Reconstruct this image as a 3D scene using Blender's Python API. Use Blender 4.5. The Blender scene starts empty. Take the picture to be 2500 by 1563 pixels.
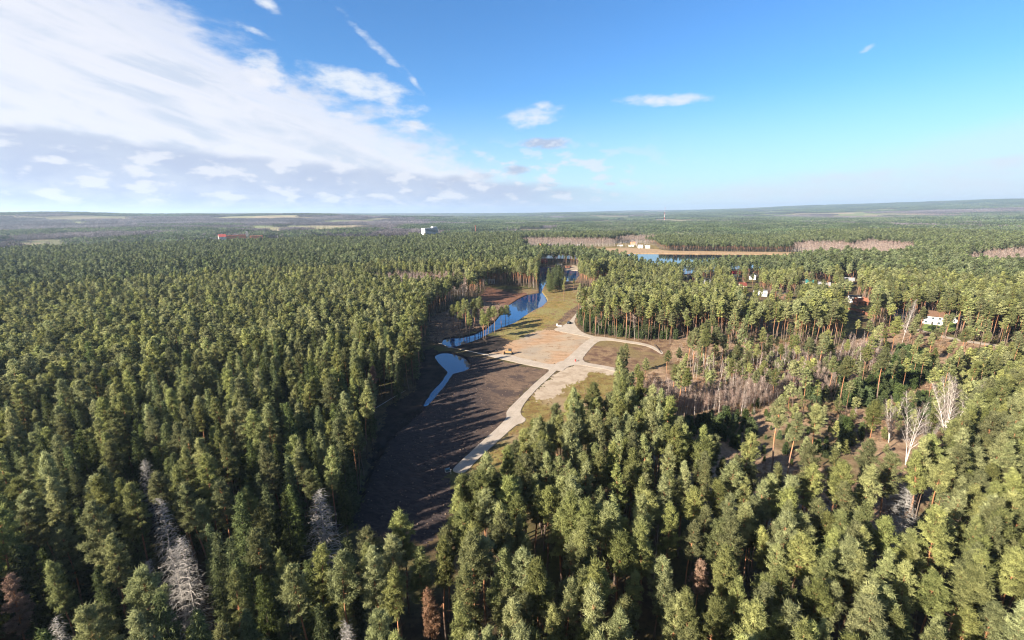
import bpy, bmesh, math, random
import numpy as np
from mathutils import Vector, Matrix

random.seed(7)
RG = np.random.default_rng(7)
R = math.radians
SC = bpy.context.scene
COL = SC.collection

# ------------------------------------------------------------------ camera
CAM_H, FPX, PITCH, ROLL = 72.0, 1100.0, R(13.3), R(0.55)
_f = np.array([0, math.cos(PITCH), -math.sin(PITCH)])
_r = np.array([1.0, 0, 0]); _u = np.cross(_r, _f)
_r2 = _r * math.cos(ROLL) - _u * math.sin(ROLL)
_u2 = _u * math.cos(ROLL) + _r * math.sin(ROLL)
cam = bpy.data.cameras.new('camera'); cam_o = bpy.data.objects.new('camera', cam); COL.objects.link(cam_o)
cam.sensor_width = 36; cam.lens = 36 * FPX / 2500; cam.clip_start = 0.5; cam.clip_end = 60000
M = Matrix(((_r2[0], _u2[0], -_f[0], 0), (_r2[1], _u2[1], -_f[1], 0), (_r2[2], _u2[2], -_f[2], CAM_H), (0, 0, 0, 1)))
cam_o.matrix_world = M
SC.camera = cam_o

# ------------------------------------------------------------------ sun, sky, exposure
SUN_EL = 25.0
SUN_H = np.array([-0.834, -0.551])          # horizontal direction towards the sun
SUN_AZ = math.atan2(SUN_H[0], SUN_H[1])      # clockwise from +Y
sd = Vector((SUN_H[0] * math.cos(R(SUN_EL)), SUN_H[1] * math.cos(R(SUN_EL)), math.sin(R(SUN_EL))))
sl = bpy.data.lights.new('sun', 'SUN'); sl.energy = 5.0; sl.angle = R(0.53); sl.color = (1.0, 0.90, 0.76)
so = bpy.data.objects.new('sun', sl); COL.objects.link(so)
so.rotation_euler = sd.to_track_quat('Z', 'Y').to_euler(); so.location = (-200, -150, 300)

vs = SC.view_settings
vs.view_transform = 'Standard'; vs.look = 'None'; vs.gamma = 1; vs.exposure = 2.0; vs.use_curve_mapping = False
SC.display_settings.display_device = 'sRGB'
SC.cycles.use_denoising = True; SC.cycles.denoiser = 'OPENIMAGEDENOISE'; SC.cycles.denoising_prefilter = 'ACCURATE'; SC.cycles.filter_width = 1.15
SC.cycles.max_bounces = 5; SC.cycles.diffuse_bounces = 3; SC.cycles.glossy_bounces = 2
SC.cycles.transmission_bounces = 2; SC.cycles.volume_bounces = 0; SC.cycles.transparent_max_bounces = 4
SC.cycles.caustics_reflective = False; SC.cycles.caustics_refractive = False

def azel(px, py):
    d = _r2 * (px - 1250) / FPX - _u2 * (py - 781.5) / FPX + _f
    d = d / np.linalg.norm(d)
    return math.atan2(d[0], d[1]), math.asin(d[2])

class NT:
    """small helper to write node trees"""
    def __init__(s, tree): s.t = tree
    def n(s, typ, **kw):
        nd = s.t.nodes.new(typ)
        for k, v in kw.items(): setattr(nd, k, v)
        return nd
    def link(s, a, b): s.t.links.new(a, b)
    def put(s, sock, v):
        if v is None: return
        if isinstance(v, (int, float)): sock.default_value = v
        elif isinstance(v, (tuple, list)):
            sock.default_value = tuple(v) if len(v) == len(sock.default_value) else tuple(v) + (1,)
        else: s.link(v, sock)
    def m(s, op, a, b=None, c=None, clamp=False):
        nd = s.n('ShaderNodeMath', operation=op, use_clamp=clamp)
        for i, v in enumerate((a, b, c)): s.put(nd.inputs[i], v)
        return nd.outputs[0]
    def vm(s, op, a, b=None):
        nd = s.n('ShaderNodeVectorMath', operation=op)
        s.put(nd.inputs[0], a); s.put(nd.inputs[1], b)
        return nd.outputs[0]
    def mix(s, f, a, b, mode='MIX'):
        nd = s.n('ShaderNodeMix', data_type='RGBA', blend_type=mode)
        s.put(nd.inputs[0], f); s.put(nd.inputs[6], a); s.put(nd.inputs[7], b)
        return nd.outputs[2]
    def noise(s, vec, scale, detail=3, rough=0.55, dist=0.0):
        nd = s.n('ShaderNodeTexNoise')
        if vec is not None: s.link(vec, nd.inputs['Vector'])
        nd.inputs['Scale'].default_value = scale; nd.inputs['Detail'].default_value = detail
        nd.inputs['Roughness'].default_value = rough; nd.inputs['Distortion'].default_value = dist
        return nd.outputs[0]
    def ss(s, v, a, b, lo=0.0, hi=1.0):
        nd = s.n('ShaderNodeMapRange', interpolation_type='SMOOTHSTEP')
        s.put(nd.inputs[0], v); nd.inputs[1].default_value = a; nd.inputs[2].default_value = b
        nd.inputs[3].default_value = lo; nd.inputs[4].default_value = hi
        return nd.outputs[0]
    def comb(s, x, y, z=0.0):
        nd = s.n('ShaderNodeCombineXYZ')
        s.put(nd.inputs[0], x); s.put(nd.inputs[1], y); s.put(nd.inputs[2], z)
        return nd.outputs[0]

W = bpy.data.worlds.new('World'); SC.world = W; W.use_nodes = True
wt = NT(W.node_tree); W.node_tree.nodes.clear()
wout = wt.n('ShaderNodeOutputWorld'); bg = wt.n('ShaderNodeBackground')
wt.link(bg.outputs[0], wout.inputs[0])
sky = wt.n('ShaderNodeTexSky', sky_type='NISHITA')
sky.sun_disc = False; sky.sun_elevation = R(SUN_EL); sky.sun_rotation = SUN_AZ
sky.altitude = 100; sky.air_density = 1.0; sky.dust_density = 0.6; sky.ozone_density = 2.2
SKY_STRENGTH = 0.05
bg.inputs[1].default_value = SKY_STRENGTH
hs = wt.n('ShaderNodeHueSaturation'); hs.inputs['Saturation'].default_value = 1.12; hs.inputs['Value'].default_value = 1.0
hs.inputs['Hue'].default_value = 0.502
wt.link(sky.outputs[0], hs.inputs['Color'])
tc = wt.n('ShaderNodeTexCoord'); sep = wt.n('ShaderNodeSeparateXYZ'); wt.link(tc.outputs['Generated'], sep.inputs[0])
AZ = wt.m('ARCTAN2', sep.outputs[0], sep.outputs[1]); EL = wt.m('ARCSINE', sep.outputs[2])
P = wt.comb(AZ, EL)
CLW = 1.0
def clouds():
    # wobble of the direction coordinates: fine for puffs, coarse for banks
    stretch = wt.vm('MULTIPLY', P, (1.0, 2.2, 1.0))
    nf = wt.noise(stretch, 22, 5, 0.6)
    nc = wt.noise(stretch, 7, 4, 0.55, 0.4)
    nfc = wt.m('SUBTRACT', nf, 0.5); ncc = wt.m('SUBTRACT', nc, 0.5)
    # fibres running down to the right through the sheet
    rot = wt.n('ShaderNodeVectorRotate', rotation_type='Z_AXIS'); wt.link(P, rot.inputs[0]); rot.inputs['Angle'].default_value = R(16)
    fib = wt.noise(wt.vm('MULTIPLY', rot.outputs[0], (2.5, 20, 1)), 1.6, 5, 0.6, 0.5)
    # --- big sheet on the left: below a line in (az, el)
    a0, e0 = azel(365, -40); a1, e1 = azel(1300, 440)
    sl_ = (e1 - e0) / (a1 - a0)
    line = wt.m('ADD', wt.m('MULTIPLY', wt.m('SUBTRACT', AZ, a0), sl_), e0)
    d = wt.m('SUBTRACT', line, EL)
    dd = wt.m('ADD', d, wt.m('ADD', wt.m('MULTIPLY', ncc, 0.17), wt.m('MULTIPLY', nfc, 0.08)))
    sheet = wt.ss(dd, -0.01, 0.05)
    sheet = wt.m('MULTIPLY', sheet, wt.ss(wt.m('ADD', fib, wt.m('MULTIPLY', d, 2.2)), 0.25, 0.75, 0.55, 1.0))
    # fades out over the centre towards the right, near the skyline
    sheet = wt.m('MULTIPLY', sheet, wt.ss(AZ, azel(1100, 400)[0], azel(1480, 430)[0], 1, 0))
    # --- grey bank low on the left
    b0, f0 = azel(0, 285); b1, f1 = azel(1200, 432)
    s2 = (f1 - f0) / (b1 - b0)
    l2 = wt.m('ADD', wt.m('MULTIPLY', wt.m('SUBTRACT', AZ, b0), s2), f0)
    d2 = wt.m('ADD', wt.m('SUBTRACT', l2, EL), wt.m('ADD', wt.m('MULTIPLY', ncc, 0.035), wt.m('MULTIPLY', nfc, 0.015)))
    bank = wt.m('MULTIPLY', wt.ss(d2, 0.0, 0.018), wt.ss(AZ, azel(1200, 450)[0], azel(1680, 470)[0], 1, 0))
    # bright tops of heaps inside the bank
    puff = wt.noise(wt.vm('MULTIPLY', P, (1.0, 2.4, 1)), 19, 5, 0.5)
    heap = wt.m('MULTIPLY', wt.ss(puff, 0.50, 0.62), wt.m('MULTIPLY', wt.ss(EL, 0.012, 0.03), wt.ss(EL, 0.16, 0.09)))
    # --- single clouds: px centre, half sizes, tilt, amount, greyness
    blobs = [(870, 208, 130, 30, 8, 1.0), (645, 178, 45, 46, 50, .85), (1300, 285, 75, 24, -8, .75), (1330, 262, 28, 18, 10, .7),
             (1625, 243, 115, 13, 2, .85), (990, 272, 68, 18, -5, .55), (840, 281, 30, 8, 0, .8), (925, 120, 125, 13, 38, .30),
             (1005, 190, 60, 10, 50, .2), (650, 8, 45, 14, 25, .8), (625, 78, 50, 10, 12, .3), (1000, 305, 70, 16, 0, .45), (2115, 122, 24, 9, -25, .35)]
    acc = None
    for (px, py, w, h, tilt, amt) in blobs:
        a, e = azel(px, py); k = 1 / FPX * math.cos(a) ** 1.0
        w_, h_ = w / FPX * math.cos(a) ** 2, h / FPX * math.cos(a)
        t = R(-tilt); c_, s_ = math.cos(t), math.sin(t)
        x = wt.m('SUBTRACT', AZ, a); y = wt.m('SUBTRACT', EL, e)
        u = wt.m('ADD', wt.m('MULTIPLY', x, c_ / w_), wt.m('MULTIPLY', y, s_ / w_))
        v = wt.m('ADD', wt.m('MULTIPLY', x, -s_ / h_), wt.m('MULTIPLY', y, c_ / h_))
        q = wt.m('SUBTRACT', 1.0, wt.m('ADD', wt.m('MULTIPLY', u, u), wt.m('MULTIPLY', v, v)))
        q = wt.m('ADD', wt.m('MAXIMUM', q, -1.6), amt - 1.0)
        acc = q if acc is None else wt.m('MAXIMUM', acc, q)
    rag = wt.m('ADD', acc, wt.m('MULTIPLY', nfc, 3.0))
    single = wt.m('MULTIPLY', wt.ss(rag, -0.35, 1.2), 0.97)
    # grey small clouds near the centre
    greys = [(1330, 350, 68, 17, .95), (1262, 415, 38, 14, .9), (1490, 449, 22, 6, .6), (1340, 452, 40, 8, .6), (1370, 470, 40, 9, .6), (1110, 437, 45, 14, .7), (1075, 455, 40, 12, .6), (1180, 430, 40, 12, .6)]
    acg = None
    for (px, py, w, h, amt) in greys:
        a, e = azel(px, py); w_, h_ = w / FPX * math.cos(a) ** 2, h / FPX * math.cos(a)
        u = wt.m('MULTIPLY', wt.m('SUBTRACT', AZ, a), 1 / w_); v = wt.m('MULTIPLY', wt.m('SUBTRACT', EL, e), 1 / h_)
        q = wt.m('SUBTRACT', 1.0, wt.m('ADD', wt.m('MULTIPLY', u, u), wt.m('MULTIPLY', v, v)))
        q = wt.m('ADD', wt.m('MAXIMUM', q, -1.6), amt - 1.0)
        acg = q if acg is None else wt.m('MAXIMUM', acg, q)
    grey = wt.m('MULTIPLY', wt.ss(wt.m('ADD', acg, wt.m('MULTIPLY', nfc, 2.0)), 0.0, 0.8), 0.85)
    # --- white veil low on the right, thin haze along the whole skyline
    c0, g0 = azel(1560, 462); c1, g1 = azel(2500, 345)
    s3 = (g1 - g0) / (c1 - c0)
    l3 = wt.m('ADD', wt.m('MULTIPLY', wt.m('SUBTRACT', AZ, c0), s3), g0)
    d3 = wt.m('ADD', wt.m('SUBTRACT', l3, EL), wt.m('ADD', wt.m('MULTIPLY', ncc, 0.03), wt.m('MULTIPLY', nfc, 0.02)))
    veil = wt.m('MULTIPLY', wt.ss(d3, -0.005, 0.025, 0, 0.85), wt.ss(AZ, azel(1450, 460)[0], azel(1900, 430)[0]))
    veil = wt.m('MULTIPLY', veil, wt.ss(wt.m('ADD', fib, nf), 0.7, 1.3, 0.55, 1.0))
    c2, g2 = azel(1900, 400); c3, g3 = azel(2500, 268)
    s4 = (g3 - g2) / (c3 - c2)
    l4 = wt.m('ADD', wt.m('MULTIPLY', wt.m('SUBTRACT', AZ, c2), s4), g2)
    v2 = wt.m('MULTIPLY', wt.ss(wt.m('ADD', wt.m('SUBTRACT', l4, EL), wt.m('MULTIPLY', ncc, 0.04)), -0.01, 0.04, 0, 0.35), wt.ss(AZ, azel(1850, 400)[0], azel(2300, 330)[0]))
    veil = wt.m('MAXIMUM', veil, v2)
    low = wt.ss(EL, 0.0, 0.24, 0.70, 0.0)
    return sheet, bank, heap, single, grey, veil, low, nf, nc, fib, d2
sheet, bank, heap, single, grey, veil, low, nf, nc, fib, d2 = clouds()
WHT = 0.93
def cc(r, g, b):   # colour of cloud in world units (display-referred, divided by the background strength and exposure)
    k = 1.0 / (SKY_STRENGTH * 2 ** vs.exposure); return (r * k, g * k, b * k)
col = wt.mix(1.0, hs.outputs[0], (.51, .81, 1.04), 'MULTIPLY')
col = wt.mix(low, col, cc(.68, .83, .94))
col = wt.mix(veil, col, cc(.78, .85, .94))
col = wt.mix(single, col, cc(.84, .90, .98))
shc = wt.mix(wt.m('MULTIPLY', wt.ss(fib, .42, .62), wt.ss(nc, .38, .60)), cc(.90, .91, .98), cc(.68, .75, .88))
col = wt.mix(wt.m('MULTIPLY', sheet, .94), col, shc)
bkc = wt.mix(wt.ss(nf, .35, .65), cc(.47, .56, .78), cc(.62, .69, .85))
bkc = wt.mix(wt.ss(EL, 0.02, 0.10), bkc, wt.mix(wt.ss(nc, .4, .6), cc(.48, .57, .80), cc(.66, .74, .90)))
bkc = wt.mix(wt.ss(d2, .0, .11, .75, 0), bkc, cc(.50, .575, .75))
col = wt.mix(wt.m('MULTIPLY', bank, .93), col, bkc)
hp = wt.m('MULTIPLY', heap, wt.ss(AZ, azel(1350, 450)[0], azel(1750, 460)[0], 1, 0))
col = wt.mix(wt.m('MULTIPLY', hp, .85), col, cc(.86, .88, .95))
col = wt.mix(grey, col, wt.mix(wt.ss(nf, .45, .6), cc(.50, .56, .72), cc(.74, .78, .88)))
wt.link(col, bg.inputs[0])

# ------------------------------------------------------------------ projection helpers
def ray(px, py):
    return _r2 * (px - 1250) / FPX - _u2 * (py - 781.5) / FPX + _f
def G(px, py, h=0.0):
    d = ray(px, py); t = (CAM_H - h) / -d[2]
    return (d[0] * t, d[1] * t)
def proj(X, Y, Z):
    X = np.asarray(X, float); Y = np.asarray(Y, float); Z = np.asarray(Z, float) - CAM_H
    x = X * _r2[0] + Y * _r2[1] + Z * _r2[2]; y = X * _u2[0] + Y * _u2[1] + Z * _u2[2]; z = X * _f[0] + Y * _f[1] + Z * _f[2]
    z = np.where(z > 1, z, 1)
    return 1250 + FPX * x / z, 781.5 - FPX * y / z, z
z1 = lambda x, y, h=0: G(900 + x / 3.217, 560 + y / 3.217, h)
z2 = lambda x, y, h=0: G(750 + x / 3.217, 860 + y / 3.217, h)
z4 = lambda x, y, h=0: G(1400 + x / 2.199, 700 + y / 2.199, h)
def poly(f, pts, h=0): return [f(a, b, h) for a, b in pts]

def inside(X, Y, pl):
    X = np.asarray(X); Y = np.asarray(Y); res = np.zeros(X.shape, bool)
    n = len(pl); x0, y0 = pl[-1]
    for i in range(n):
        x1, y1 = pl[i]
        if y1 != y0:
            c = ((y0 > Y) != (y1 > Y)) & (X < (x1 - x0) * (Y - y0) / (y1 - y0) + x0)
            res ^= c
        x0, y0 = x1, y1
    return res

_perm = np.random.default_rng(3).random((256, 256))
def vnoise(x, y):
    xi = np.floor(x).astype(int); yi = np.floor(y).astype(int); fx = x - xi; fy = y - yi
    fx = fx * fx * (3 - 2 * fx); fy = fy * fy * (3 - 2 * fy)
    g = lambda a, b: _perm[a & 255, b & 255]
    return (g(xi, yi) * (1 - fx) + g(xi + 1, yi) * fx) * (1 - fy) + (g(xi, yi + 1) * (1 - fx) + g(xi + 1, yi + 1) * fx) * fy
def fbm(x, y, s, o=3):
    v = 0; a = 1; t = 0
    for i in range(o):
        v = v + a * vnoise(x / s * 2 ** i + 17.3 * i, y / s * 2 ** i + 9.1 * i); t += a; a *= 0.5
    return v / t
def sstep(v, a, b):
    t = np.clip((v - a) / (b - a), 0, 1); return t * t * (3 - 2 * t)

# terrain beyond the flat valley
def HT(X, Y):
    X = np.asarray(X, float); Y = np.asarray(Y, float); D = np.hypot(X, Y); az = np.arctan2(X, Y)
    far = sstep(D, 1300, 5000)
    h = far * (fbm(X + 900, Y + 300, 2300, 3) - 0.38) * 80
    h = h + sstep(D, 1500, 6000) * 34 * sstep(-az, 0.0, 0.5)
    h = h + sstep(D, 5000, 13000) * (62 + 34 * (fbm(X, Y, 4200, 2) - .5) + sstep(az, 0.20, 0.95) * 165)
    h = h + sstep(D, 950, 1500) * sstep(-az, 0.15, 0.4) * 7 + sstep(D, 3400, 4600) * sstep(-az, .28, .5) * 42 * (1 - sstep(D, 6000, 8000))
    return np.maximum(h, 0)

# ------------------------------------------------------------------ mesh helpers
def mesh_np(name, V, F, mats=(), mi=None, attrs=None, smooth=False):
    """V (n,3); F either (m,3)/(m,4) array or list of such arrays"""
    me = bpy.data.meshes.new(name)
    Fs = F if isinstance(F, list) else [F]
    V = np.asarray(V, np.float32)
    me.vertices.add(len(V)); me.vertices.foreach_set('co', V.ravel())
    li = np.concatenate([f.ravel() for f in Fs]).astype(np.int32)
    cnt = np.concatenate([np.full(len(f), f.shape[1]) for f in Fs])
    me.loops.add(len(li)); me.loops.foreach_set('vertex_index', li)
    me.polygons.add(len(cnt)); st = np.concatenate([[0], np.cumsum(cnt)[:-1]])
    me.polygons.foreach_set('loop_start', st.astype(np.int32))
    for m in mats: me.materials.append(m)
    if mi is not None: me.polygons.foreach_set('material_index', np.asarray(mi, np.int32))
    if attrs:
        for k, v in attrs.items():
            a = me.attributes.new(k, 'FLOAT', 'POINT'); a.data.foreach_set('value', np.asarray(v, np.float32))
    if smooth: me.polygons.foreach_set('use_smooth', np.ones(len(cnt), bool))
    me.update(calc_edges=True)
    return me
def tag(o, label=None, cat=None, group=None, kind=None):
    if label: o['label'] = label
    if cat: o['category'] = cat
    if group: o['group'] = group
    if kind: o['kind'] = kind
    return o
def add(name, me, loc=(0, 0, 0), rz=0, parent=None, sc=None):
    o = bpy.data.objects.new(name, me); COL.objects.link(o)
    o.location = loc; o.rotation_euler = (0, 0, rz)
    if sc is not None: o.scale = sc if isinstance(sc, tuple) else (sc, sc, sc)
    if parent: o.parent = parent
    return o
class MB:
    """collects boxes, prisms and cylinders into one bmesh"""
    def __init__(s): s.bm = bmesh.new()
    def hexa(s, lo, hi):
        vs_ = [s.bm.verts.new(p) for p in lo] + [s.bm.verts.new(p) for p in hi]
        n = len(lo)
        s.bm.faces.new(vs_[:n][::-1]); s.bm.faces.new(vs_[n:])
        for i in range(n): s.bm.faces.new((vs_[i], vs_[(i + 1) % n], vs_[n + (i + 1) % n], vs_[n + i]))
        return s
    def box(s, x0, x1, y0, y1, zz0, zz1, taper=0.0):
        t = taper
        return s.hexa([(x0, y0, zz0), (x1, y0, zz0), (x1, y1, zz0), (x0, y1, zz0)],
                      [(x0 + t, y0 + t, zz1), (x1 - t, y0 + t, zz1), (x1 - t, y1 - t, zz1), (x0 + t, y1 - t, zz1)])
    def ext(s, prof, y0, y1):            # profile in XZ extruded along Y
        return s.hexa([(x, y0, z) for x, z in prof], [(x, y1, z) for x, z in prof])
    def cyl(s, c, r, h, axis='Y', n=12, r2=None):
        r2 = r if r2 is None else r2; lo = []; hi = []
        for i in range(n):
            a = 2 * math.pi * i / n; ca, sa = math.cos(a), math.sin(a)
            if axis == 'Y': lo.append((c[0] + r * ca, c[1] - h / 2, c[2] + r * sa)); hi.append((c[0] + r2 * ca, c[1] + h / 2, c[2] + r2 * sa))
            elif axis == 'X': lo.append((c[0] - h / 2, c[1] + r * ca, c[2] + r * sa)); hi.append((c[0] + h / 2, c[1] + r2 * ca, c[2] + r2 * sa))
            else: lo.append((c[0] + r * ca, c[1] + r * sa, c[2])); hi.append((c[0] + r2 * ca, c[1] + r2 * sa, c[2] + h))
        return s.hexa(lo, hi)
    def build(s, name, mat, parent=None, bevel=0, loc=(0, 0, 0), rz=0):
        bmesh.ops.recalc_face_normals(s.bm, faces=s.bm.faces)
        if bevel: bmesh.ops.bevel(s.bm, geom=s.bm.edges[:], offset=bevel, segments=1, affect='EDGES')
        me = bpy.data.meshes.new(name); s.bm.to_mesh(me); s.bm.free(); me.materials.append(mat)
        return add(name, me, loc, rz, parent)

# ------------------------------------------------------------------ materials
def mat_simple(name, rgb, rough=0.8, var=0.12, scale=3.0, metal=0.0, spec=0.3):
    m = bpy.data.materials.new(name); m.use_nodes = True; t = NT(m.node_tree); b = m.node_tree.nodes['Principled BSDF']
    tcn = t.n('ShaderNodeTexCoord')
    n = t.noise(tcn.outputs['Object'], scale, 4)
    f = t.ss(n, 0.3, 0.7)
    lo = tuple(c * (1 - var) for c in rgb); hi = tuple(min(1, c * (1 + var)) for c in rgb)
    t.link(t.mix(f, lo, hi), b.inputs['Base Color'])
    b.inputs['Roughness'].default_value = rough; b.inputs['Metallic'].default_value = metal
    b.inputs['Specular IOR Level'].default_value = spec
    return m
def mat_leaf(name, dark, light, trans=0.28, ovar=0.35):
    m = bpy.data.materials.new(name); m.use_nodes = True; nt = m.node_tree; t = NT(nt); nt.nodes.clear()
    out = t.n('ShaderNodeOutputMaterial'); at = t.n('ShaderNodeAttribute', attribute_name='tint')
    oi = t.n('ShaderNodeObjectInfo')
    c = t.mix(at.outputs['Fac'], dark, light)
    h = t.n('ShaderNodeHueSaturation'); t.link(c, h.inputs['Color'])
    rnd = oi.outputs['Random']
    t.link(t.ss(rnd, 0, 1, 0.488, 0.506), h.inputs['Hue'])
    r2 = t.m('FRACT', t.m('MULTIPLY', rnd, 17.31)); r3 = t.m('FRACT', t.m('MULTIPLY', rnd, 41.7))
    t.link(t.ss(r2, 0, 1, 0.80, 1.02), h.inputs['Saturation'])
    t.link(t.ss(r3, 0, 1, 1 - ovar, 1 + ovar), h.inputs['Value'])
    d = t.n('ShaderNodeBsdfDiffuse'); tr = t.n('ShaderNodeBsdfTranslucent'); mx = t.n('ShaderNodeMixShader')
    t.link(h.outputs[0], d.inputs[0]); t.link(h.outputs[0], tr.inputs[0]); mx.inputs[0].default_value = trans
    t.link(d.outputs[0], mx.inputs[1]); t.link(tr.outputs[0], mx.inputs[2]); t.link(mx.outputs[0], out.inputs[0])
    return m
def mat_bark(name, lo, hi, z0=5, z1_=12, dark=None):
    m = bpy.data.materials.new(name); m.use_nodes = True; t = NT(m.node_tree); b = m.node_tree.nodes['Principled BSDF']
    tcn = t.n('ShaderNodeTexCoord'); s = t.n('ShaderNodeSeparateXYZ'); t.link(tcn.outputs['Object'], s.inputs[0])
    n = t.noise(tcn.outputs['Object'], 1.6, 4)
    f = t.ss(t.m('ADD', s.outputs[2], t.m('MULTIPLY', n, 4)), z0 + 2, z1_ + 2)
    c = t.mix(f, lo, hi)
    sp = t.noise(t.vm('MULTIPLY', tcn.outputs['Object'], (3, 3, 1.2)), 4, 3)
    c = t.mix(t.ss(sp, .56, .64), c, dark or tuple(x * .45 for x in lo))
    oi = t.n('ShaderNodeObjectInfo'); h = t.n('ShaderNodeHueSaturation'); t.link(c, h.inputs['Color'])
    t.link(t.ss(oi.outputs['Random'], 0, 1, .75, 1.25), h.inputs['Value'])
    t.link(h.outputs[0], b.inputs['Base Color']); b.inputs['Roughness'].default_value = .9; b.inputs['Specular IOR Level'].default_value = .15
    return m
M_PINE = mat_leaf('pine_needles', (.088, .102, .038), (.335, .350, .128), .48)
M_SPR = mat_leaf('spruce_needles', (.040, .058, .022), (.165, .195, .068), .40)
M_YSPR = mat_leaf('young_spruce_needles', (.032, .050, .018), (.095, .125, .042), .35)
M_FAR = mat_leaf('far_pine_needles_haze_tone', (.036, .054, .030), (.130, .165, .080), .35, .3)  # pine needles recoloured darker and bluer, distance haze put into the colour
M_PINE2 = mat_leaf('distant_pine_needles_haze_tone', (.052, .070, .032), (.195, .225, .096), .42)  # same pines as M_PINE, repainted cooler to stand in for haze
M_BROWN = mat_leaf('dry_needles', (.16, .085, .050), (.30, .18, .12), .2, .15)
M_TWIG = mat_leaf('bare_twigs', (.15, .105, .085), (.34, .255, .20), .3, .3)
M_TWIGP = mat_leaf('far_bare_twigs', (.085, .075, .082), (.185, .16, .17), .3, .3)
M_PALET = mat_leaf('pale_twigs', (.14, .115, .10), (.28, .24, .21), .3, .1)
M_DEADT = mat_leaf('dead_twigs', (.26, .24, .215), (.46, .43, .39), .3, .1)
M_BUSH = mat_leaf('scrub_twigs', (.12, .070, .040), (.30, .20, .11), .1, .3)
M_BARK = mat_bark('pine_bark', (.13, .095, .075), (.31, .145, .072), 4, 11)
M_SBARK = mat_bark('spruce_bark', (.085, .065, .052), (.11, .085, .065))
M_BIRCH = mat_bark('birch_bark', (.32, .28, .25), (.46, .41, .38), 1, 5, (.10, .08, .07))
M_PBARK = mat_bark('reddish_bark', (.22, .13, .10), (.32, .19, .15))
M_DEAD = mat_simple('dead_wood', (.30, .27, .255), .9, .25, 2)

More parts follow.
